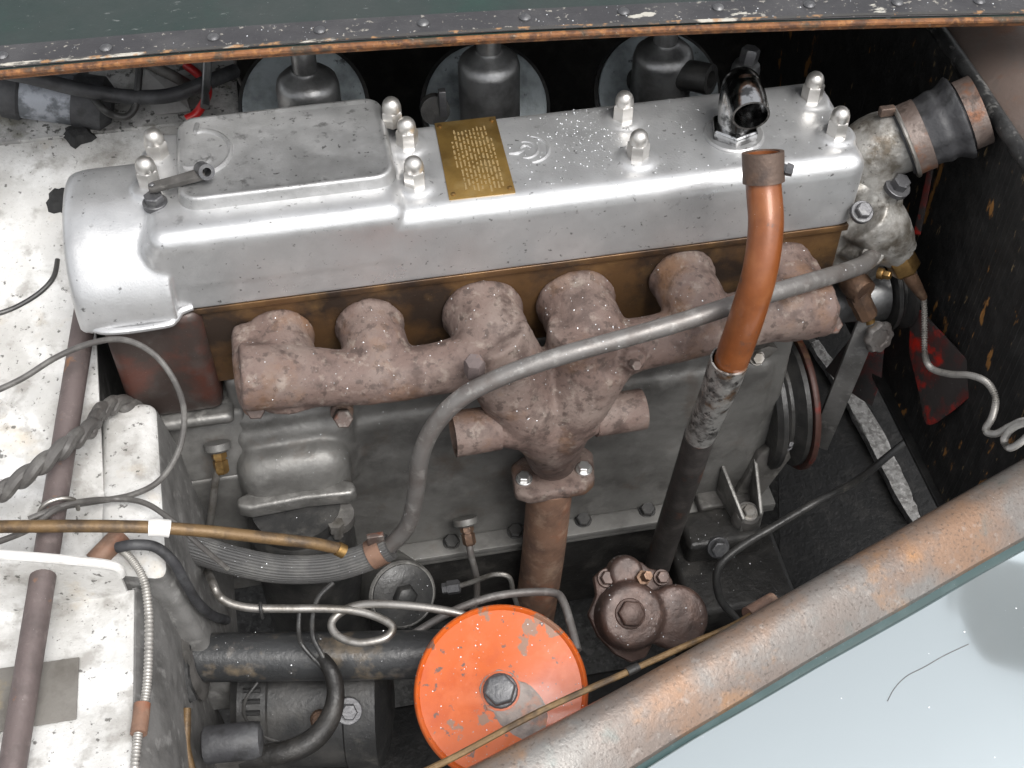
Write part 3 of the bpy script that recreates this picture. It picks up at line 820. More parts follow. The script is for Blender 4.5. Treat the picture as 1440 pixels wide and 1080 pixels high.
# drops of water on the cover top
b = MB()
def drop(b, p, n, r):
    b.lathe([(r, -r * 0.15), (r * 0.92, r * 0.25), (r * 0.6, r * 0.5), (r * 0.1, r * 0.62)], p, n, 7)
cnt = 0
while cnt < 380:
    if random.random() < 0.6:
        x0, y0 = random.gauss(0.095, 0.03), random.gauss(0.10, 0.028)
    else:
        x0, y0 = random.uniform(-0.05, 0.35), random.uniform(0.018, 0.135)
    if not (0.012 < y0 < 0.136 and -0.02 < x0 < 0.35):
        continue
    drop(b, V((x0, y0, 0.0851)), Z, random.choice((0.0003, 0.0004, 0.0005, 0.0008)))
    cnt += 1
o = b.build('water_drops', 'water', t)
o['kind'] = 'stuff'

# ================================================================== BREATHER ELBOW on the cover
eb = V((0.237, 0.064, 0.085))
t = thing('breather_elbow', 'worn chrome breather elbow with open mouth on the rocker cover', 'elbow', eb)
MB().lathe([(0.031, -0.002), (0.031, 0.0015), (0.029, 0.003)], eb, Z, 36).build('washer', 'alu_lid', t)
MB().lathe([(0.0255, 0.0025), (0.0255, 0.0115), (0.0235, 0.0135)], eb, Z, 6, ref=V((0.95, 0.3, 0))).build('hex_nut', 'chrome', t, bevel=0.001)
top = eb + V((0.004, 0.010, 0.052))
mouth = A(1056, 163, 'y', 0.022)
b = MB()
b.tube([mouth, mouth.lerp(top, 0.5) + V((0, 0, 0.004)), top, eb + V((0, 0.006, 0.034)), eb + V((0, 0, 0.008))], [0.0185, 0.0185, 0.0185, 0.018, 0.0175], 32, hollow=0.88)
b.build('elbow_tube', 'chrome', t, angle=50)

# ================================================================== EXHAUST MANIFOLD
t = thing('exhaust_manifold', 'pinkish rusted cast iron exhaust manifold bolted along the block', 'manifold', (0.03, -0.06, -0.30))
b = MB()
ly, lz = -0.058, -0.047
# main log, left and right arms
L = AX('y', (338, 531, ly), (400, 529, ly), (470, 531, ly), (540, 528, ly), (610, 519, ly), (680, 505, ly), (730, 512, ly))
b.tube(L, [0.034, 0.033, 0.0285, 0.0285, 0.0265, 0.030, 0.034], 28)
Rr = AX('y', (1160, 430, ly), (1090, 436, ly), (1020, 456, ly), (960, 470, ly), (900, 484, ly), (850, 495, ly), (800, 515, ly))
b.tube(Rr, [0.033, 0.033, 0.0285, 0.0275, 0.028, 0.033, 0.034], 28)
# port stubs to the head
ports = [(402, 500), (530, 484), (690, 465), (822, 450), (973, 414), (1112, 402)]
for i, (px, py) in enumerate(ports):
    big = i in (2, 3)
    q = A(px, py + 3, 'y', -0.026)
    rr_ = 0.034 if not big else 0.041
    head_ = V((q.x - 0.004, 0.004, q.z + 0.004))
    b.tube([head_, V((q.x - 0.003, -0.016, q.z + 0.002)), V((q.x, -0.036, q.z + 0.0)), V((q.x, -0.050, q.z - 0.012)), V((q.x, -0.060, q.z - 0.032))],
           [rr_ * 1.0, rr_ * 0.98, rr_ * 0.97, rr_ * 0.95, rr_ * 0.86], 28)
    b.lathe([(rr_ * 1.05, 0), (rr_ * 1.08, 0.006), (rr_ * 0.98, 0.012)], V((q.x - 0.004, 0.004, q.z + 0.004)), (0, -1, 0.05), 28)
# end blocks
b.box((L[0].x - 0.006, ly - 0.025, L[0].z - 0.030), (L[0].x + 0.055, 0.004, L[0].z + 0.018), 0.010, 3)
b.box((Rr[0].x - 0.06, ly - 0.024, Rr[0].z - 0.028), (Rr[0].x + 0.010, 0.004, Rr[0].z + 0.020), 0.010, 3)
# collector
cc = [A(700, 520, 'y', -0.065), A(740, 570, 'y', -0.07), A(770, 612, 'y', -0.070), A(777, 646, 'z', -0.296)]
b.tube(cc, [0.034, 0.042, 0.034, 0.028], 28)
cc2 = [A(850, 500, 'y', -0.065), A(810, 555, 'y', -0.07), A(784, 606, 'y', -0.070), A(778, 646, 'z', -0.296)]
b.tube(cc2, [0.034, 0.040, 0.034, 0.028], 28)
b.tube([A(690, 470, 'y', -0.05), A(720, 530, 'y', -0.062), A(765, 600, 'y', -0.072)], [0.038, 0.042, 0.036], 24)
b.tube([A(822, 455, 'y', -0.05), A(815, 530, 'y', -0.062), A(780, 600, 'y', -0.072)], [0.038, 0.042, 0.036], 24)
b.tube([A(690, 600, 'y', -0.085), A(765, 597, 'y', -0.082), A(840, 580, 'y', -0.082)], [0.020, 0.030, 0.022], 24)
# little bolt lugs
for px, py, yy in ((481, 578, -0.045), (357, 568, -0.05), (890, 503, -0.085), (1160, 448, -0.045)):
    p = A(px, py, 'y', yy)
    b.lathe([(0.013, -0.014), (0.013, 0.008)], p, (0, -0.8, 0.3), 16)
b.build('manifold_body', 'manifold', t, remesh=0.0026, sm=11, disp=0.0011)
# side stubs
MB().tube([A(637, 611, 'y', -0.088), A(662, 607, 'y', -0.087), A(700, 601, 'y', -0.085)], [0.0245, 0.0245, 0.024], 28, hollow=0.86).build('side_stub', 'manifold', t)
MB().tube([A(904, 575, 'y', -0.080), A(880, 579, 'y', -0.081), A(835, 586, 'y', -0.083)], [0.0225, 0.0225, 0.022], 28, hollow=0.86).build('side_stub', 'manifold', t)
# outlet flange
fz = -0.292
fc = A(776, 672, 'z', fz)
b = MB()
c = [A(px, py, 'z', fz) for px, py in ((718, 652), (735, 640), (822, 626), (834, 634), (837, 674), (824, 686), (745, 699), (724, 692))]
b.prism(c, V((0, 0, -0.017)))
flg = b.build('outlet_flange', 'manifold', t, bevel=0.005, seg=3)
p1, p2 = A(737, 674, 'z', fz + 0.001), A(821, 660, 'z', fz + 0.001)
bo = MB().hexhead(p1, Z, 0.0075, 0.006, 1.3).build('flange_bolt', 'zinc', t)
copy_part(bo, p2 - p1, t)
for px, py, yy, mm, r_ in ((358, 573, -0.064, 'rustbolt', 0.0105), (481, 586, -0.058, 'rustbolt', 0.0105), (667, 524, -0.100, 'rod', 0.0105), (1166, 455, -0.058, 'rustbolt', 0.0105), (890, 511, -0.098, 'rustbolt', 0.0058)):
    p = A(px, py, 'y', yy)
    MB().hexhead(p, (0.1, -0.65, 0.45) if px != 667 else (0, -0.2, 1), r_, 0.010 if px != 667 else 0.02, 0).build('manifold_bolt', mm, t)

dp = [fc + V((0.002, 0.004, -0.016)), A(768, 740, 'y', fc.y + 0.004), A(761, 800, 'y', fc.y + 0.003), A(752, 862, 'y', fc.y), A(742, 940, 'y', fc.y - 0.004)]
dp[0] = V((dp[1].x + 0.003, dp[1].y, fz - 0.012))
o = MB().tube(dp, 0.0272, 32).build('exhaust_downpipe', 'downpipe')
tag(o, 'rusty brown exhaust downpipe below the manifold flange', 'pipe')

# ================================================================== STEEL WATER PIPE + rubber hose
wp = AX('y', (548, 768, -0.135), (574, 738, -0.133), (585, 690, -0.13), (592, 640, -0.127), (612, 597, -0.124), (652, 557, -0.122), (712, 527, -0.120), (790, 500, -0.118),
        (870, 478, -0.115), (960, 452, -0.110), (1050, 423, -0.098), (1130, 399, -0.075), (1190, 381, -0.045), (1218, 369, -0.02), (1230, 352, 0.005))
o = MB().tube(wp, 0.0092, 20).build('water_pipe', 'steelpipe')
tag(o, 'long grey steel water pipe curving in front of the exhaust manifold', 'pipe')
t = thing('rubber_hose', 'ribbed grey rubber hose with rusty clamp at lower left', 'hose', A(400, 800, 'y', -0.14))
hp = AX('y', (215, 760, -0.115), (262, 768, -0.12), (320, 786, -0.13), (390, 800, -0.137), (460, 799, -0.139), (515, 784, -0.137), (548, 768, -0.135))
rr_ = rpx(20, hp[4])
MB().tube(hp, rr_, 64, fn=lambda i: 1.0 if i % 2 else 0.93).build('hose', 'greyhose', t, angle=70)
ca = hp[-1]
cv = (hp[-1] - hp[-2]).normalized()
MB().lathe([(rr_ * 1.03, -0.024), (rr_ * 1.08, -0.024), (rr_ * 1.08, -0.008), (rr_ * 1.03, -0.008)], ca, cv, 32).build('clamp_band', 'downpipe', t)
MB().box(ca + cv * -0.021 + V((-0.004, 0.0, rr_ * 1.0)), ca + cv * -0.012 + V((0.006, 0.006, rr_ * 1.0 + 0.012)), 0.001).build('clamp_lug', 'rustbolt', t)

# ================================================================== COPPER-COLOURED HOSE, sleeve and drain tube
t = thing('copper_hose', 'orange brown hose with brown clamp, open top end before the cover', 'hose', (0.2, -0.12, -0.5))
ch = [A(1073, 216, 'y', -0.0635), A(1074, 262, 'y', -0.079), A(1077, 318, 'y', -0.105), A(1069, 380, 'y', -0.128), A(1052, 440, 'y', -0.140), A(1034, 492, 'y', -0.143), A(1019, 532, 'y', -0.140)]
r1 = rpx(25.0, ch[2])
MB().tube(ch, [r1 * 1.03, r1 * 1.0, r1, r1 * 1.0, r1 * 1.03, r1 * 1.04, r1], 32, hollow=0.82).build('hose', 'copper', t)
d0 = (ch[0] - ch[1]).normalized()
cl = MB().lathe([(r1 * 1.05, -0.026), (r1 * 1.17, -0.026), (r1 * 1.17, 0.0015), (r1 * 0.93, 0.0015), (r1 * 0.93, -0.02)], ch[0], d0, 36, False, False).build('hose_clamp', 'clampbrown', t)
e0 = ch[0] - d0 * 0.014
MB().lathe([(0.0045, -0.004), (0.0045, 0.003), (0.0060, 0.003), (0.0055, 0.009)], e0 + RT * r1 * 1.05 - FW * 0.004, RT * 0.8 - FW * 0.2 - UP * 0.25, 8).build('clamp_screw', 'greybolt', cl)
q0, q1, q2 = A(1026, 506, 'y', -0.1425), A(1006, 560, 'y', -0.136), A(984, 612, 'y', -0.126)
MB().tube([q0, A(1017, 532, 'y', -0.14), q1, A(995, 586, 'y', -0.131), q2], [r1 * 1.17, r1 * 1.14, r1 * 1.08, r1 * 1.04, r1 * 1.0], 32, hollow=0.9).build('silver_sleeve', 'sleeve', t, disp=0.0008)
MB().tube([q2, A(972, 650, 'y', -0.117), A(955, 702, 'y', -0.10), A(928, 785, 'y', -0.08), A(905, 860, 'y', -0.07)], [r1 * 1.02, r1, r1, r1 * 1.0, r1], 28).build('drain_tube', 'blackpipe', t)

# ================================================================== THERMOSTAT HOUSING, TOP HOSE
t = thing('thermostat_housing', 'dirty cast aluminium thermostat elbow at the front end of the engine', 'housing', (0.40, 0.05, -0.12))
b = MB()
e1 = A(1292, 190, 'y', 0.052)
e0 = A(1225, 214, 'y', 0.060)
b.tube([e1, e0.lerp(e1, 0.55) + V((0, 0, 0.002)), e0, A(1222, 262, 'y', 0.052), A(1228, 290, 'y', 0.05)], [0.0345, 0.0345, 0.036, 0.036, 0.032], 32)
c0 = A(1234, 268, 'y', 0.04)
b.tube([A(1205, 262, 'y', 0.045), A(1262, 262, 'y', 0.03)], [0.022, 0.020], 24, smooth=False)
b.tube([A(1228, 272, 'y', 0.035), A(1252, 292, 'y', 0.028)], [0.024, 0.018], 24, smooth=False)
b.build('elbow', 'alu_dirty', t, remesh=0.0025, sm=8, disp=0.0008)
b = MB()
b.tube([A(1212, 300, 'y', 0.025), A(1235, 318, 'y', 0.022), A(1256, 345, 'y', 0.018)], [0.032, 0.034, 0.026], 24)
b.tube([A(1205, 330, 'y', 0.03), A(1222, 350, 'y', 0.018)], [0.03, 0.026], 24, smooth=False)
b.tube([A(1245, 335, 'y', 0.02), A(1268, 358, 'y', 0.01)], [0.026, 0.021], 24, smooth=False)
b.tube([A(1215, 340, 'y', 0.03), A(1212, 380, 'y', 0.04)], [0.03, 0.02], 24, smooth=False)
b.box((0.345, 0.02, -0.11), (0.385, 0.12, 0.03), 0.008)
b.build('water_outlet_casting', 'alu_dirty', t, remesh=0.0025, sm=8, disp=0.0008)
MB().hexhead(A(1262, 262, 'y', 0.018), (0.2, -0.3, 0.9), 0.0095, 0.010, 1.5).build('housing_bolt', 'greybolt', t)
MB().hexhead(A(1212, 298, 'y', -0.008), (0.0, -0.5, 0.8), 0.0085, 0.008, 1.4).build('housing_bolt', 'greybolt', t)
MB().lathe([(0.0135, -0.012), (0.0135, 0.004), (0.011, 0.006)], A(1226, 356, 'y', -0.002), (0, -0.75, 0.3), 20).build('pipe_collar', 'alu_dirty', t)
MB().hexhead(A(1240, 385, 'y', -0.006), (0.6, -0.6, 0.2), 0.005, 0.008, 1.3).build('collar_screw', 'brass', t)

t = thing('top_hose', 'bulging black rubber radiator hose with two rusty clamps', 'hose', A(1330, 175, 'y', 0.05))
h0, h1 = A(1268, 201, 'y', 0.050), A(1362, 161, 'y', 0.045)
hv = h1 - h0
hl = hv.length
ha = hv.normalized()
rh = 0.0350
prof = [(0.0, 0.0), (rh * 0.98, 0.0), (rh, 0.004), (rh, 0.034), (rh * 1.0, 0.040), (rh * 1.03, 0.050), (rh * 1.09, 0.060), (rh * 1.08, 0.066), (rh * 1.05, 0.071), (rh * 1.08, 0.077), (rh * 1.17, 0.086), (rh * 1.25, 0.093), (rh * 1.25, 0.097), (rh * 1.04, 0.099), (rh * 0.99, 0.100), (rh * 0.99, hl + 0.004), (rh * 0.8, hl + 0.004)]
prof = [(a_, b_ * 0.64 if k_ < 15 else hl + 0.004) for k_, (a_, b_) in enumerate(prof)]
rnd = [1 + 0.075 * mnoise.noise(V((i * 0.33, 2, 1))) for i in range(48)]
MB().lathe(prof, h0, ha, 48, fn=lambda i: rnd[i]).build('hose', 'rubber', t, disp=0.0012, angle=60)
MB().lathe([(rh * 1.0, 0.006), (rh * 1.09, 0.006), (rh * 1.09, 0.024), (rh * 1.0, 0.024)], h0, ha, 48, False, False).build('clamp_band', 'clamprust', t)
ring_ = [h0 + ha * 0.0045 + (Matrix.Rotation(2 * math.pi * k / 36, 3, ha) @ ha.orthogonal().normalized()) * rh * 1.10 for k in range(37)]
MB().tube(ring_, 0.0024, 8, sub=1, smooth=False).build('wire_clamp', 'steel', t)
MB().lathe([(rh * 0.98, 0.0655), (rh * 1.06, 0.0655), (rh * 1.06, 0.083), (rh * 0.98, 0.083)], h0, ha, 48, False, False).build('clamp_band', 'clamprust', t)
lug = A(1247, 156, 'y', 0.06)
MB().box(lug - V((0.008, 0.004, 0.005)), lug + V((0.008, 0.004, 0.005)), 0.0015).build('clamp_lug', 'clampbrown', t)

# ================================================================== DRAIN TAP, SENSOR, CAPILLARY, FAN
t = thing('drain_tap', 'bronze drain tap with small scalloped grey handwheel', 'tap', A(1215, 440, 'y', -0.01))
k0, k1 = A(1203, 408, 'y', 0.005), A(1228, 462, 'y', -0.012)
ka = (k1 - k0).normalized()
MB().tube([A(1196, 392, 'y', 0.02), A(1205, 402, 'y', 0.008), A(1216, 412, 'y', -0.004)], [0.016, 0.017, 0.015], 20).build('tap_body', 'bronze', t)
MB().lathe([(0.013, 0.0), (0.0135, 0.012), (0.0125, 0.0125), (0.0125, 0.034), (0.0105, 0.036)], k0 + ka * 0.004, ka, 8).build('tap_barrel', 'bronze', t)
MB().lathe([(0.006, 0.034), (0.006, 0.048)], k0, ka, 14).build('tap_stem', 'brass', t)
wc = A(1236, 474, 'y', -0.022)
wa = (V((0.1, -0.62, 0.5)) + ka * 0.3).normalized()
MB().lathe([(0.006, -0.007), (0.0165, -0.0065), (0.0185, -0.003), (0.0185, 0.002), (0.0165, 0.005), (0.011, 0.0045), (0.010, 0.0025), (0.004, 0.003)], wc, wa, 48, fn=lambda i: 1 + 0.07 * math.cos(i / 48 * 2 * math.pi * 8)).build('handwheel', 'steelpipe', t)

t = thing('temperature_sensor', 'hexagonal brass temperature sensor with tapering tail by the front casting', 'sensor', A(1272, 380, 'y', 0.0))
s0, s1 = A(1262, 357, 'y', 0.008), A(1277, 385, 'y', -0.002)
sa = (s1 - s0).normalized()
MB().lathe([(0.016, 0.0), (0.0175, 0.002), (0.0175, 0.022), (0.015, 0.025)], s0, sa, 6).build('hex_nut', 'brass', t, bevel=0.0008)
s2 = A(1299, 419, 'y', -0.012)
MB().tube([s1 - sa * 0.004, s1.lerp(s2, 0.25), s1.lerp(s2, 0.6), s2], [0.0085, 0.0082, 0.0066, 0.0045], 18).build('tail', 'bronze', t)
cp = [s2] + AX('x', (1300, 440, 0.462), (1300, 470, 0.460), (1301, 500, 0.458), (1310, 518, 0.457), (1335, 526, 0.458), (1365, 528, 0.460), (1388, 538, 0.461), (1400, 560, 0.462), (1396, 585, 0.463), (1386, 605, 0.464), (1400, 610, 0.465), (1420, 600, 0.466), (1440, 592, 0.467), (1452, 600, 0.468), (1440, 618, 0.468), (1420, 630, 0.466), (1412, 618, 0.463), (1424, 602, 0.461), (1446, 594, 0.460), (1480, 600, 0.462))
b = MB()
b.tube(cp, 0.0040, 9, sub=18)
bm_ = b.bm
bm_.verts.ensure_lookup_table()
nr = len(bm_.verts) // 9
for r_ in range(nr):                                       # wound-wire look: every other ring is drawn in
    if r_ % 2 == 0:
        vs = bm_.verts[r_ * 9:(r_ + 1) * 9]
        c = sum((v.co for v in vs), V((0, 0, 0))) / 9
        for v in vs:
            v.co = c + (v.co - c) * 0.60
o = b.build('capillary_tube', 'coil', angle=30)
tag(o, 'pale wound capillary tube looping in front of the black ribbed panel', 'tube')

# fan
t = thing('cooling_fan', 'worn red bladed cooling fan with silver hub at the engine front', 'fan', (0.44, 0.05, -0.14))
hc = V((0.452, 0.046, -0.160))
MB().lathe([(0.030, -0.07), (0.031, -0.03), (0.034, -0.015), (0.034, 0.004), (0.030, 0.006)], hc - X * 0.012, X, 36).build('hub', 'dash', t)
MB().lathe([(0.030, 0.0), (0.047, 0.001), (0.047, 0.006), (0.038, 0.012), (0.038, 0.015), (0.047, 0.021), (0.047, 0.026), (0.02, 0.027)], hc - X * 0.006, X, 40).build('pulley', 'black', t)
n = V((-0.93, -0.26, 0.26)).normalized()
pc = A(1320, 530, 'x', 0.484)
def blade(corners, c, n, th=0.0022):
    pts_ = [AP(px, py, c, n) for px, py in corners]
    return MB().prism(pts_, n * -th)
blade([(1280, 432), (1288, 433), (1296, 438), (1326, 470), (1356, 502), (1380, 526), (1385, 533), (1383, 541), (1374, 549), (1345, 574), (1318, 594), (1309, 598), (1303, 597), (1299, 590), (1290, 545), (1278, 495)], pc, n).build('blade', 'red', t, bevel=0.0008)
pc2 = A(1205, 520, 'x', 0.475)
blade([(1160, 520), (1200, 470), (1245, 470), (1240, 530), (1226, 572), (1190, 548)], pc2, V((-0.6, -0.55, 0.5)).normalized()).build('blade', 'red', t, bevel=0.0008)
blade([(1284, 330), (1294, 330), (1312, 240), (1304, 238)], A(1298, 280, 'x', 0.478), V((-0.8, -0.5, 0.2)).normalized()).build('blade', 'red', t, bevel=0.0006)

# crank pulley
t = thing('crank_pulley', 'grooved crankshaft pulley with red brown rim low beside the block', 'pulley', (0.36, 0.06, -0.38))
pc = V((0.340, 0.055, -0.345))
MB().lathe([(0.02, -0.02), (0.082, -0.018), (0.088, -0.012), (0.088, -0.006), (0.072, 0.004), (0.072, 0.008), (0.088, 0.018), (0.088, 0.024), (0.03, 0.026)], pc, X, 56).build('pulley_body', 'black', t)
MB().lathe([(0.083, 0.0255), (0.0935, 0.0255), (0.0945, 0.027), (0.0945, 0.0315), (0.0935, 0.033), (0.083, 0.033)], pc, X, 56, False, False).build('rim', 'redrim', t)
# fan belt
b = MB()
bl = [A(1222, 455, 'x', 0.405), A(1196, 520, 'x', 0.402), A(1168, 588, 'x', 0.400), A(1150, 630, 'x', 0.399)]
g = [[p + (RT * 0.9 - UP * 0.25).normalized() * s_ for p in bl] for s_ in (-0.0125, 0.0125)]
b.sheet(g, V((0.003, 0.008, 0.0)))
tag(b.build('fan_belt', 'greyface', bevel=0.001), 'flat grey fan belt slanting down from the fan hub', 'belt')
# undertray below the fan with an added pale slab standing in for lit ground
t = thing('undertray', 'black undertray below the fan under the added strip of lit ground', 'tray', (0.45, -0.05, -0.62))
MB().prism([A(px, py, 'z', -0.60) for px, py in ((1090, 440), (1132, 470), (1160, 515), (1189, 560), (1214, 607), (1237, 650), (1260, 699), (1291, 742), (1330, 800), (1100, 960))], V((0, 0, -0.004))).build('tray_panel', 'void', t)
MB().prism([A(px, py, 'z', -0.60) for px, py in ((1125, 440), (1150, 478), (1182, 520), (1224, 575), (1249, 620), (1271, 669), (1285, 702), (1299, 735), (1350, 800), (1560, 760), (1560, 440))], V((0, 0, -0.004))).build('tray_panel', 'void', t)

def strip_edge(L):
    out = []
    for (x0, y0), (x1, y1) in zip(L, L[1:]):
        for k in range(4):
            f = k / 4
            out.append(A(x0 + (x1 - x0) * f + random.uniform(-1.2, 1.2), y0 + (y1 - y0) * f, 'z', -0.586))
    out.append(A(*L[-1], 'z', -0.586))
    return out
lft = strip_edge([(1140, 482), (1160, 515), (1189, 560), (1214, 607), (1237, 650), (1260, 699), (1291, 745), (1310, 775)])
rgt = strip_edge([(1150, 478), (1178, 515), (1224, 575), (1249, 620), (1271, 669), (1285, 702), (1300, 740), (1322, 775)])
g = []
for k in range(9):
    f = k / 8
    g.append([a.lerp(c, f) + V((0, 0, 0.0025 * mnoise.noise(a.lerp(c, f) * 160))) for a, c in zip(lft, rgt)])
tag(MB().sheet(g, V((0, 0, -0.013))).build('lit_ground_strip', 'strip', angle=80), 'added pale slab imitating lit ground between crank pulley and black front panel', 'strip')

# ================================================================== CARBURETTORS (rear)
for i, (px, py, lab, zsh) in enumerate(((432, 118, 'carburettor with dull dashpot behind the inspection lid, leftmost of three', 0.0), (688, 118, 'carburettor with grey dashpot behind the brass plate, middle of three', 0.0), (931, 100, 'carburettor with grey dashpot nearest the breather elbow, rightmost of three', 0.0))):
    p = A(px, py, 'y', 0.235)
    t = thing('carburettor', lab, 'carburettor', (p.x, 0.235, -0.12), 'row of carburettors')
    sh = A(px, {0: 128, 1: 100, 2: 88}[i], 'y', 0.21).z
    ctr = V((p.x, 0.235, 0))
    MB().lathe([(0.034, -0.20), (0.034, sh - 0.012), (0.032, sh - 0.004), (0.026, sh + 0.002), (0.0165, sh + 0.007), (0.0142, sh + 0.010)], ctr, Z, 40, True, True).build('dashpot', 'dash', t)
    nk = MB().lathe([(0.0135, sh + 0.005), (0.0130, sh + 0.042), (0.0125, sh + 0.046), (0.010, sh + 0.046)], ctr, Z, 28).build('dashpot_neck', 'dash', t)
    MB().lathe([(0.0112, sh + 0.045), (0.0112, sh + 0.058), (0.009, sh + 0.060)], ctr, Z, 20).build('damper_cap', 'black', t)
    dn = V((0, -0.55, 0.6)).normalized()
    dc = A(px - 4, py + 30, 'y', 0.295)
    rd = rpx(86, dc)
    MB().lathe([(rd, -0.02), (rd, -0.001), (rd - 0.002, 0.0), (rd - 0.006, 0.0)], dc, dn, 56).build('air_intake_disc', 'disc', t)
    MB().lathe([(rd + 0.001, -0.024), (rd + 0.005, -0.02), (rd + 0.005, -0.006), (rd + 0.001, -0.004)], dc, dn, 56, False, False).build('disc_gasket', 'black', t)
    MB().box((p.x - 0.05, 0.16, -0.2), (p.x + 0.05, 0.235, -0.06), 0.01).build('carburettor_body', 'black', t)
p = A(1048, 100, 'y', 0.20)
t = thing('fuel_banjo', 'small dull fuel union standing behind the breather elbow', 'union', p)
MB().lathe([(0.016, -0.10), (0.016, 0.004), (0.014, 0.010), (0.009, 0.012)], p, (0.15, 0.1, 1), 24).build('barrel', 'dash', t)
MB().lathe([(0.0105, 0.010), (0.0105, 0.026), (0.009, 0.028)], p, (0.15, 0.1, 1), 6).build('hex_cap', 'greybolt', t)
p = A(1000, 112, 'y', 0.19)
o = MB().tube([p, p + V((-0.03, 0.03, -0.01)), p + V((-0.06, 0.08, -0.05))], [0.017, 0.017, 0.015], 20, hollow=0.6).build('fuel_pipe_end', 'black')
tag(o, 'short black hose end between right carburettor and breather elbow', 'hose')
p = A(622, 140, 'y', 0.19)
t = thing('throttle_lever', 'small black throttle lever left of the middle carburettor', 'lever', p)
MB().box(p + V((-0.004, -0.004, -0.02)), p + V((0.004, 0.004, 0.012)), 0.001).build('arm', 'greybolt', t)
MB().lathe([(0.016, -0.006), (0.016, 0.006)], p + V((-0.008, 0.004, -0.014)), (0, -1, 0.3), 20).build('pivot_disc', 'black', t)

# ================================================================== UPPER-LEFT CLUTTER
t = thing('canister', 'mottled pale canister with black ends under the bonnet edge', 'canister', A(60, 140, 'y', 0.33))
q0, q1 = A(14, 128, 'y', 0.34), A(120, 143, 'y', 0.33)
qa = (q1 - q0)
ql = qa.length
MB().lathe([(0.026, 0.01), (0.028, 0.012), (0.028, ql - 0.004), (0.026, ql)], q0, qa, 32).build('drum', 'pail', t)
MB().lathe([(0.02, -0.01), (0.03, -0.006), (0.031, 0.011), (0.029, 0.014)], q0, qa, 32).build('end_cap', 'rubber', t)
MB().lathe([(0.029, ql - 0.012), (0.031, ql - 0.008), (0.031, ql + 0.02), (0.02, ql + 0.03)], q0, qa, 32).build('end_cap', 'rubber', t)
o = MB().tube(AX('y', (-30, 95, 0.30), (40, 108, 0.295), (110, 125, 0.29), (180, 136, 0.288), (240, 134, 0.285), (290, 116, 0.29), (330, 100, 0.32)), rpx(10.5, A(180, 136, 'y', 0.285)), 18).build('black_hose', 'rubber')
tag(o, 'thick black hose sagging under the left end of the bonnet', 'hose')
o = MB().tube(AX('y', (196, 92, 0.31), (194, 120, 0.295), (190, 150, 0.28), (178, 164, 0.272), (160, 162, 0.272), (142, 150, 0.275), (128, 130, 0.31)), 0.0042, 12).build('cable_loop', 'black')
tag(o, 'thin black cable loop hanging behind the rocker cover end', 'cable')
b = MB()
q = [A(190, 165, 'y', 0.33), A(268, 156, 'y', 0.30), A(258, 122, 'y', 0.34), A(205, 98, 'y', 0.38)]
b.prism(q, V((0.0, 0.003, -0.003)))
tag(b.build('bracket_plate', 'card'), 'pale triangular sheet under the black hose', 'plate')
o = MB().tube(AX('y', (262, 92, 0.36), (282, 108, 0.33), (292, 130, 0.27), (278, 158, 0.255), (262, 168, 0.25)), 0.0050, 12).build('red_wire', 'redwire')
tag(o, 'red insulated wire behind the inspection lid corner', 'wire')
o = MB().tube(AX('y', (292, 80, 0.30), (290, 120, 0.275), (288, 150, 0.25)), 0.0048, 12).build('throttle_rod', 'dash')
tag(o, 'thin upright steel rod beside the red wire', 'rod')
o = MB().tube(AX('y', (205, 88, 0.36), (240, 105, 0.34), (275, 125, 0.34)), 0.0062, 12).build('grey_conduit', 'cable')
tag(o, 'grey conduit slanting below the bonnet edge at left', 'conduit')
o = MB().tube(AX('y', (330, 75, 0.34), (335, 110, 0.33), (360, 150, 0.31)), 0.0020, 8).build('thin_wire', 'cable')
tag(o, 'very thin grey wire left of the leftmost carburettor', 'wire')

# ================================================================== LEFT CABLES
o = MB().tube(AX('z', (-20, 556, -0.03), (30, 533, -0.025), (80, 502, -0.015), (130, 482, -0.005), (175, 478, 0.0), (215, 497, -0.01), (245, 535, -0.03), (259, 580, -0.06), (252, 632, -0.085), (225, 675, -0.10), (185, 696, -0.11), (130, 706, -0.112), (80, 716, -0.07), (40, 745, -0.075), (-20, 768, -0.085)), 0.0030, 10).build('looping_cable', 'cable')
tag(o, 'thin grey cable in a wide loop over the white bulkhead', 'cable')
o = MB().tube(AX('z', (40, 730, -0.07), (100, 708, -0.075), (160, 702, -0.108), (205, 708, -0.105), (245, 735, -0.11), (280, 766, -0.13), (320, 800, -0.17)), 0.0028, 10).build('branch_cable', 'cable')
tag(o, 'thin grey cable running from the rod towards the ribbed hose', 'cable')
o = MB().tube(AX('z', (50, 748, -0.09), (58, 715, -0.07), (80, 702, -0.066), (104, 703, -0.075), (110, 716, -0.10)), 0.0022, 10).build('wire_tie', 'steel')
tag(o, 'bright wire tie bent around the brown rod', 'tie')
o = MB().tube(AX('z', (-20, 446, -0.06), (20, 433, -0.06), (55, 412, -0.055), (75, 390, -0.05), (81, 365, -0.045)), 0.0027, 10).build('bare_wire_end', 'black')
tag(o, 'short dark curved wire lying on the upper bulkhead', 'wire')
# twisted braided cable
pth = AX('z', (-40, 712, -0.075), (0, 694, -0.065), (50, 660, -0.052), (95, 626, -0.048), (128, 602, -0.065), (140, 580, -0.085), (165, 566, -0.10), (200, 575, -0.13), (235, 600, -0.17))
t = thing('twisted_cable', 'thick grey twisted cable lying across the brown rod', 'cable', pth[2])
dense = []
for i in range(len(pth) - 1):
    for k in range(10):
        dense.append(pth[i].lerp(pth[i + 1], k / 10))
for ph in (0, math.pi):
    st = []
    for i, p in enumerate(dense):
        a = i * 0.55 + ph
        st.append(p + (UP * math.cos(a) + FW * math.sin(a)) * 0.0040)
    MB().tube(st, 0.0064, 10, sub=2).build('strand', 'cable', t)
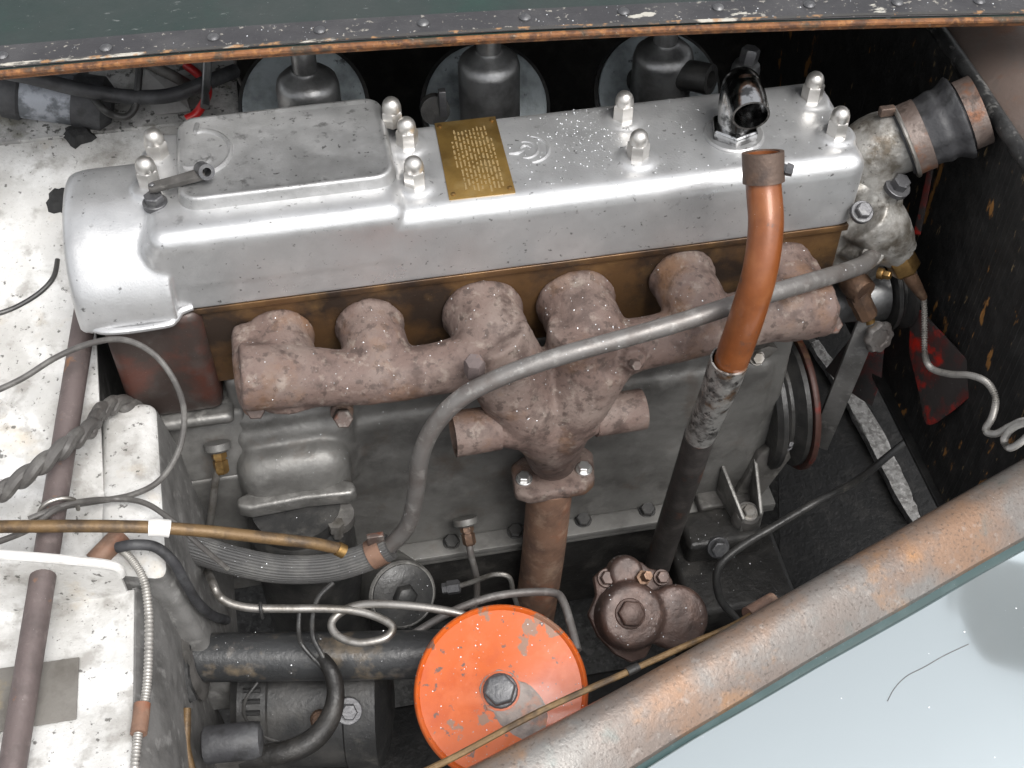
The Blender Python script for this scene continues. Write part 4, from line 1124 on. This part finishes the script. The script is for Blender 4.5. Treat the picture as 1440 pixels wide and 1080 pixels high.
# brass tube with sleeve
bt = AX('z', (-30, 741, -0.062), (60, 740, -0.066), (150, 740, -0.074), (222, 742, -0.084), (300, 748, -0.10), (380, 757, -0.12), (440, 764, -0.135), (478, 772, -0.15))
t = thing('brass_tube', 'ochre brass tube with white sleeve crossing the footbox', 'tube', bt[3])
MB().tube(bt, 0.0060, 14).build('tube', 'brasstube', t)
MB().tube(AX('z', (209, 742, -0.0823), (224, 742, -0.0842), (239, 743.5, -0.0872)), 0.0085, 16).build('sleeve', 'whiteplastic', t)
MB().tube(AX('z', (474, 771, -0.148), (484, 776, -0.153)), 0.0072, 12, smooth=False).build('end_nut', 'brass', t)
# braided cable down the shelf edge
bc = AX('z', (170, 772, -0.11), (186, 788, -0.115), (202, 815, -0.125), (209, 860, -0.135), (209, 920, -0.138), (206, 970, -0.14), (198, 1010, -0.142), (192, 1050, -0.142), (188, 1100, -0.142))
t = thing('braided_cable', 'silvery braided cable with rusty ferrule along the shelf edge', 'cable', bc[4])
b = MB()
b.tube(bc, 0.0042, 9, sub=30)
b.bm.verts.ensure_lookup_table()
for r_ in range(len(b.bm.verts) // 9):
    if r_ % 3 == 0:
        vs = b.bm.verts[r_ * 9:(r_ + 1) * 9]
        c = sum((v.co for v in vs), V((0, 0, 0))) / 9
        for v in vs:
            v.co = c + (v.co - c) * 0.75
b.build('braid', 'coil', t, angle=80)
MB().tube(AX('z', (200, 990, -0.141), (198, 1010, -0.142), (195, 1032, -0.142)), 0.0074, 16).build('ferrule', 'downpipe', t)
o = MB().tube(AX('z', (165, 770, -0.105), (190, 766, -0.10), (220, 770, -0.11), (245, 792, -0.13), (262, 822, -0.165), (280, 850, -0.21), (300, 866, -0.26), (318, 872, -0.32)), 0.0052, 12).build('black_cable', 'rubber')
tag(o, 'black cable running down the dark footbox side', 'cable')
p = A(150, 770, 'z', -0.125)
o = MB().tube([p + V((-0.012, -0.012, -0.004)), p + V((0.015, 0.012, 0.002))], 0.0105, 14, smooth=False).build('rusty_stub', 'downpipe')
tag(o, 'short rusty stub of pipe on the footbox near the lip', 'stub')

# ================================================================== LOWER-LEFT MACHINERY
# vertical cylinder with eared flange
t = thing('dynamo_mount', 'grey eared flange on a dark upright cylinder under the ribbed hose', 'flange', (-0.27, -0.07, -0.45))
fz = -0.245
b = MB()
c = [A(px, py, 'z', fz) for px, py in ((332, 700), (352, 690), (420, 682), (480, 672), (496, 676), (501, 686), (494, 694), (430, 700), (352, 715), (333, 712))]
b.prism(c, V((0, 0, -0.02)))
b.build('flange_plate', 'block_lt', t, bevel=0.004, seg=3)
cc_ = A(418, 720, 'z', fz - 0.03)
MB().lathe([(0.060, -0.30), (0.060, -0.03), (0.058, -0.02), (0.050, -0.010), (0.050, 0.009)], V((cc_.x, cc_.y + 0.005, fz - 0.03)), Z, 44).build('cylinder', 'black', t)
p = A(474, 722, 'z', fz - 0.022)
b = MB()
b.lathe([(0.019, -0.014), (0.019, -0.001)], p + V((0, 0, 0.0)), Z, 24)
b.build('ear', 'grimegrey', t)
p = A(474, 745, 'y', p.y - 0.016)
MB().lathe([(0.0095, -0.010), (0.0095, 0.0), (0.006, 0.001), (0.006, 0.010)], p, (0, -0.25, -1), 6).build('nut', 'steel', t)
# capped disc
t = thing('round_housing', 'dark round cap with domed centre bolt left of the orange filter', 'housing', A(565, 835, 'y', -0.10))
pc = A(566, 836, 'y', -0.10)
dn = V((0.25, -0.72, 0.64)).normalized()
r_ = rpx(47, pc)
MB().lathe([(r_ * 1.04, -0.10), (r_ * 1.04, 0.0), (r_ * 0.98, 0.002), (r_ * 0.96, 0.002)], pc, dn, 48).build('housing_ring', 'block_lt', t)
MB().lathe([(r_ * 0.95, 0.0), (r_ * 0.93, 0.004), (r_ * 0.6, 0.008), (r_ * 0.35, 0.009)], pc, dn, 48).build('cover_disc', 'black', t)
MB().lathe([(0.0155, 0.008), (0.0150, 0.014), (0.012, 0.018), (0.006, 0.020)], pc, dn, 6).build('centre_bolt', 'black', t, bevel=0.001)
# cross tube
t = thing('cross_tube', 'muddy black cross tube leaving a hole in the footbox', 'tube', A(430, 925, 'z', -0.30))
MB().tube([A(262, 925, 'z', -0.295), A(420, 923, 'z', -0.30), A(600, 920, 'z', -0.305), A(760, 912, 'z', -0.315)], 0.0255, 32).build('tube', 'blacktube', t)
p = A(272, 925, 'z', -0.295)
MB().lathe([(0.028, -0.004), (0.044, -0.002), (0.046, 0.002), (0.040, 0.006), (0.028, 0.007)], p, (1, 0.05, 0.12), 40, False, False).build('hole_collar', 'grimegrey', t, disp=0.002)
MB().tube(AX('z', (268, 890, -0.262), (258, 930, -0.262), (262, 965, -0.27), (272, 985, -0.28)), [0.004, 0.006, 0.006, 0.004], 10).build('sealing_strip', 'tar', t, disp=0.002)
p = A(575, 915, 'z', -0.276)
# dynamo
t = thing('dynamo', 'black slotted dynamo body beneath the cross tube', 'dynamo', A(440, 1000, 'z', -0.38))
d0, d1 = A(350, 992, 'z', -0.40), A(545, 985, 'z', -0.40)
MB().lathe([(0.02, -0.01), (0.066, -0.008), (0.072, 0.0), (0.072, 0.03), (0.069, 0.032), (0.069, 0.11), (0.072, 0.112), (0.072, 0.145), (0.05, 0.155), (0.02, 0.16)], d0, d1 - d0, 56).build('body', 'black', t)
da = (d1 - d0).normalized()
sl = None
for k in range(14):
    a = -0.9 + k * 0.16
    rad = Matrix.Rotation(a, 3, da) @ V((0, -0.5, 0.86)).normalized()
    rad = (rad - da * rad.dot(da)).normalized()
    c0 = d0 + da * 0.016 + rad * 0.0726
    MB().tube([c0 - da * 0.009, c0 + da * 0.009], 0.003, 6, smooth=False).build('vent_slot', 'tar', t)
MB().hexhead(A(490, 1000, 'z', -0.33), (0.1, -0.6, 0.8), 0.009, 0.008, 1.6).build('terminal', 'greybolt', t)
MB().lathe([(0.010, -0.004), (0.010, 0.003), (0.008, 0.005)], A(450, 1012, 'z', -0.325), (0.1, -0.7, 0.7), 20).build('screw_head', 'bronze', t)
# small black canister lower left
t = thing('black_canister', 'small black cylinder lying at the bottom left of the bay', 'canister', A(325, 1045, 'z', -0.28))
c0, c1 = A(288, 1048, 'z', -0.28), A(366, 1040, 'z', -0.28)
cl_ = (c1 - c0).length
MB().lathe([(0.014, -0.002), (0.0175, 0.0), (0.0185, 0.003), (0.0185, cl_ - 0.006), (0.016, cl_), (0.01, cl_ + 0.002)], c0, c1 - c0, 32).build('body', 'rubber', t)
MB().box(c0.lerp(c1, 0.5) - V((0.022, 0.012, 0.045)), c0.lerp(c1, 0.5) + V((0.018, 0.012, -0.015)), 0.003).build('foot', 'grimegrey', t)
o = MB().tube(AX('z', (263, 996, -0.255), (262, 1020, -0.26), (262, 1050, -0.268), (270, 1085, -0.275)), [0.0038, 0.0046, 0.0042, 0.0042], 12).build('grease_pipe', 'brasstube')
tag(o, 'thin brass grease pipe beside the small black cylinder', 'pipe')
# wiring loom
o = MB().tube(AX('z', (452, 925, -0.262), (466, 945, -0.265), (472, 975, -0.28), (464, 1010, -0.29), (440, 1040, -0.295), (400, 1058, -0.30), (340, 1066, -0.31)), [0.007, 0.0085, 0.009, 0.0105, 0.0115, 0.0115, 0.011], 14).build('wiring_loom', 'grime')
tag(o, 'grimy wrapped wiring loom curving over the dynamo', 'loom')
o = MB().tube(AX('z', (421, 858, -0.225), (420, 885, -0.235), (424, 905, -0.25), (440, 925, -0.258), (456, 940, -0.262)), 0.0024, 10).build('loom_wire', 'black')
tag(o, 'thin black wire dropping left from the steel pipe to the loom', 'wire')
o = MB().tube(AX('z', (468, 820, -0.225), (448, 840, -0.225), (440, 865, -0.23), (440, 895, -0.245), (452, 920, -0.255), (460, 938, -0.262)), 0.0026, 10).build('loom_wire', 'black')
tag(o, 'black wire with kink dropping from behind the hose to the loom', 'wire')
o = MB().tube(AX('z', (362, 960, -0.31), (345, 985, -0.31), (345, 1010, -0.305), (370, 1035, -0.30), (400, 1045, -0.30)), 0.0018, 8).build('dynamo_wire', 'black')
tag(o, 'fine black wire looping at the left end of the dynamo', 'wire')
# steel fuel line with a coil
fl = [A(292, 762, 'y', -0.06), A(291, 795, 'y', -0.085)] + AX('z', (298, 818, -0.205), (312, 842, -0.21), (345, 854, -0.215), (400, 856, -0.218), (460, 856, -0.22), (505, 860, -0.222), (540, 872, -0.224), (552, 884, -0.226), (540, 898, -0.228), (505, 904, -0.23), (476, 895, -0.23), (466, 878, -0.228), (478, 862, -0.226), (505, 851, -0.22), (550, 850, -0.215), (610, 856, -0.215), (655, 866, -0.22), (690, 885, -0.24))
t = thing('fuel_line', 'pale steel fuel line with a coiled loop left of the orange filter', 'pipe', fl[4])
MB().tube(fl, 0.0043, 12).build('pipe', 'steel', t)
MB().tube([fl[4] + (RT * 0.016) + V((0, -0.005, 0.0)) + d_ for d_ in (V((0, -0.004, -0.006)), V((0, -0.002, 0.006)), V((0, 0.006, 0.006)), V((0, 0.006, -0.004)))], 0.0018, 8).build('cable_clip', 'black', t)
o = MB().tube(AX('z', (560, 905, -0.30), (600, 880, -0.29), (640, 858, -0.275), (690, 840, -0.265), (740, 833, -0.26), (780, 834, -0.255), (793, 848, -0.25), (803, 880, -0.25), (812, 915, -0.25)), 0.0044, 12).build('steel_line', 'steelpipe')
tag(o, 'bent steel line passing behind the orange filter below the downpipe', 'pipe')
t = thing('small_union', 'small nickel union with thin pipe left of the downpipe', 'union', A(635, 827, 'y', -0.07))
u0, u1 = A(622, 828, 'y', -0.07), A(648, 824, 'y', -0.072)
MB().lathe([(0.007, 0.0), (0.007, 0.006), (0.009, 0.0065), (0.009, 0.021), (0.006, 0.023)], u0, u1 - u0, 6).build('nut', 'greybolt', t)
MB().tube(AX('y', (640, 826, -0.072), (665, 818, -0.075), (695, 808, -0.08), (716, 812, -0.085), (722, 835, -0.09), (732, 865, -0.095)), 0.0032, 10).build('pipe', 'steel', t)

# ================================================================== ORANGE FILTER
FC = A(704, 972, 'z', -0.205)
FN = V((-0.10, -0.36, 0.93)).normalized()
fr = rpx(123, FC)
t = thing('oil_filter', 'chipped orange round oil filter canister with dark centre bolt', 'filter', FC - FN * 0.13)
prof = [(fr * 0.94, -0.13), (fr * 0.96, -0.03), (fr * 0.985, -0.018), (fr * 1.0, -0.012), (fr * 1.005, -0.006), (fr * 0.985, -0.001), (fr * 0.965, 0.0), (fr * 0.945, -0.0015), (fr * 0.93, -0.0035), (fr * 0.80, -0.0030), (fr * 0.6, -0.0018), (fr * 0.40, 0.0), (fr * 0.28, 0.0015), (fr * 0.22, 0.002)]
MB().lathe(prof, FC, FN, 96).build('lid', 'orange', t, angle=60)
# bare metal worn round the bolt and dark stain towards lower right
ua = (RT - FN * RT.dot(FN)).normalized()
ub = FN.cross(ua)
b = MB()
ring = []
n = 40
for k in range(n):
    a = 2 * math.pi * k / n
    rr_ = fr * (0.24 + 0.10 * mnoise.noise(V((math.cos(a) * 2, math.sin(a) * 2, 4))) + 0.42 * max(0, math.cos(a + 0.75)) ** 3)
    ring.append((a, rr_))
def fz_(r_):
    q = r_ / fr
    for (ra, ha_), (rb, hb) in zip(reversed(prof[8:]), list(reversed(prof[8:]))[1:]):
        if ra <= r_ <= rb:
            return ha_ + (hb - ha_) * (r_ - ra) / (rb - ra)
    return 0.002
rows = []
for f in (0.0, 0.35, 0.7, 1.0):
    row = []
    for a, rr_ in ring:
        q = fr * 0.225 + (rr_ - fr * 0.225) * f if rr_ > fr * 0.225 else fr * 0.225 + 0.0002 * f
        row.append(b.bm.verts.new(FC + ua * math.cos(a) * q + ub * math.sin(a) * q + FN * (fz_(q) + (0.0006 if f < 1 else 0.0001))))
    rows.append(row)
b._skin(rows, False, False)
b.build('worn_patch', 'wornorange', t)
MB().hexhead(FC + FN * 0.003, FN, fr * 0.185, 0.013, 1.08, wh=0.004, spin=0.3).build('centre_bolt', 'greybolt', t, bevel=0.001)

# ================================================================== BROWN PUMP
PC = A(900, 860, 'z', -0.30)
PN = V((0.05, -0.50, 0.86)).normalized()
t = thing('brown_pump', 'dark brown cast pump with hex plug right of the orange filter', 'pump', PC - PN * 0.08)
def onp(px, py, h=0.0):
    return AP(px, py, PC + PN * h, PN)
b = MB()
b.prism([onp(px, py, -0.02) for px, py in ((824, 865), (836, 838), (832, 812), (850, 798), (868, 790), (880, 785), (900, 792), (910, 800), (936, 806), (944, 820), (930, 842), (920, 870), (915, 905), (905, 925), (885, 932), (862, 920), (838, 895))], PN * 0.012)
b.build('base_flange', 'pump', t, bevel=0.003)
r_ = rpx(48, PC)
b = MB()
b.lathe([(r_, -0.012), (r_, 0.010), (r_ * 0.95, 0.018), (r_ * 0.85, 0.022), (r_ * 0.3, 0.023)], onp(884, 866), PN, 40)
b.lathe([(r_ * 0.95, -0.012), (r_ * 0.95, 0.010), (r_ * 0.88, 0.016), (r_ * 0.4, 0.018)], onp(948, 868), PN, 40)
b.prism([onp(884, 832, -0.01), onp(950, 832, -0.01), onp(950, 905, -0.01), onp(884, 905, -0.01)], PN * 0.024)
b.lathe([(0.02, -0.015), (0.019, 0.004), (0.016, 0.008)], onp(880, 805), PN, 24)
b.build('pump_body', 'pump', t, remesh=0.002, sm=7, disp=0.0006)
MB().hexhead(onp(886, 863, 0.022), PN, 0.0145, 0.009, 1.15).build('hex_plug', 'pump', t, bevel=0.0008)
for px, py, h, s_ in ((853, 813, -0.006, 0.008), (930, 812, -0.006, 0.007), (888, 903, -0.004, 0.008)):
    MB().hexhead(onp(px, py, h), PN, s_, 0.008, 1.3).build('pump_bolt', 'pump', t)
MB().lathe([(0.0085, 0.0), (0.0085, 0.014), (0.0055, 0.015), (0.005, 0.028)], onp(900, 815, 0.002), PN + V((0.1, 0.1, 0)), 6).build('adjuster_screw', 'bronze', t)

# throttle cable along the rail
tc = AX('z', (560, 1102, -0.10), (640, 1064, -0.105), (760, 1000, -0.11), (880, 946, -0.118), (960, 910, -0.122), (1030, 880, -0.13), (1075, 853, -0.14))
t = thing('control_cable', 'thin brass coloured control cable running along the wing rail', 'cable', tc[3])
MB().tube(tc, 0.0030, 10).build('outer_sheath', 'brasstube', t)
MB().tube([tc[3].lerp(tc[4], 0.02), tc[3].lerp(tc[4], 0.22)], 0.0042, 12, smooth=False).build('joiner', 'grime', t)
MB().tube(AX('z', (1052, 866, -0.138), (1088, 845, -0.142)), 0.0085, 14, smooth=False).build('ferrule', 'downpipe', t)

# ================================================================== LOWER-RIGHT DARK MACHINERY
t = thing('engine_mount', 'grimy dark engine mount pedestal below the ribbed foot', 'mount', (0.25, -0.1, -0.55))
b = MB()
b.box((0.19, -0.16, -0.62), (0.33, -0.04, -0.475), 0.008)
b.box((0.205, -0.085, -0.49), (0.305, -0.03, -0.44), 0.008)
b.build('pedestal', 'grime', t, bevel=0)
MB().hexhead(A(1010, 770, 'y', -0.087), (0, -0.8, 0.5), 0.011, 0.008, 1.3).build('mount_bolt', 'greybolt', t)
MB().hexhead(A(1080, 850, 'y', -0.162), (0, -0.8, 0.5), 0.011, 0.008, 1.3).build('mount_bolt', 'greybolt', t)
o = MB().tube(AX('y', (1305, 596, 0.06), (1255, 636, -0.01), (1205, 676, -0.09), (1150, 705, -0.12), (1090, 740, -0.135), (1040, 770, -0.15), (1010, 800, -0.165), (1012, 840, -0.18), (1035, 870, -0.19)), 0.0048, 12).build('black_pipe', 'black')
tag(o, 'black flexible pipe curving beneath the ribbed engine foot', 'pipe')
t = thing('chassis_rail', 'dark oily chassis rail running along the bottom of the bay', 'chassis', (0.0, -0.25, -0.6))
b = MB()
b.box((-0.42, -0.34, -0.62), (0.52, -0.20, -0.50), 0.006)
b.build('rail', 'void', t)

# ================================================================== fine spray of rain drops on upper surfaces
def scatter(o, n, rmin, rmax, up_min=0.15):
    me = o.data
    me.calc_loop_triangles()
    tri, wt = [], []
    for lt in me.loop_triangles:
        a, b_, c = (me.vertices[i].co for i in lt.vertices)
        nn = (b_ - a).cross(c - a)
        ar = nn.length / 2
        if ar < 1e-12:
            continue
        nn.normalize()
        p = a + o.location
        if nn.z > up_min and nn.dot(CAM - p) > 0:
            tri.append((a, b_, c, nn))
            wt.append(ar)
    if not tri:
        return
    bb = MB()
    for a, b_, c, nn in random.choices(tri, wt, k=n):
        u, v = random.random(), random.random()
        if u + v > 1:
            u, v = 1 - u, 1 - v
        q = a + (b_ - a) * u + (c - a) * v + o.location
        drop(bb, q, nn, rmin + (rmax - rmin) * random.random() ** 2.5)
    d = bb.build('rain_drops', 'water', o if o.parent is None or o.parent.parent is None else o.parent)
    d['kind'] = 'stuff'

for nm, cnt_, lo, hi in (('manifold_body', 260, .0003, .0009), ('block_wall', 160, .0003, .0008), ('painted_panel', 90, .0003, .0010),
                         ('lid', 110, .0003, .0009), ('pump_body', 60, .0003, .0009), ('sump_rail', 60, .0003, .0008), ('cover_disc', 14, .0004, .0009),
                         ('pedestal', 60, .0003, .0009), ('inspection_lid', 60, .0002, .0005), ('hem_strip', 110, .0003, .0009)):
    for o in [x for x in COL.objects if x.name == nm]:
        scatter(o, cnt_, lo, hi)
for th_, nm, cnt_ in (('front_wing', 'rail', 300), ('rubber_hose', 'hose', 50), ('cross_tube', 'tube', 40), ('dynamo_mount', 'cylinder', 20)):
    for o in bpy.data.objects[th_].children:
        if o.name.split('.')[0] == nm:
            scatter(o, cnt_, .0003, .0010)
for nm in ('water_pipe', 'exhaust_downpipe'):
    scatter(bpy.data.objects[nm], 30, .0003, .0008)
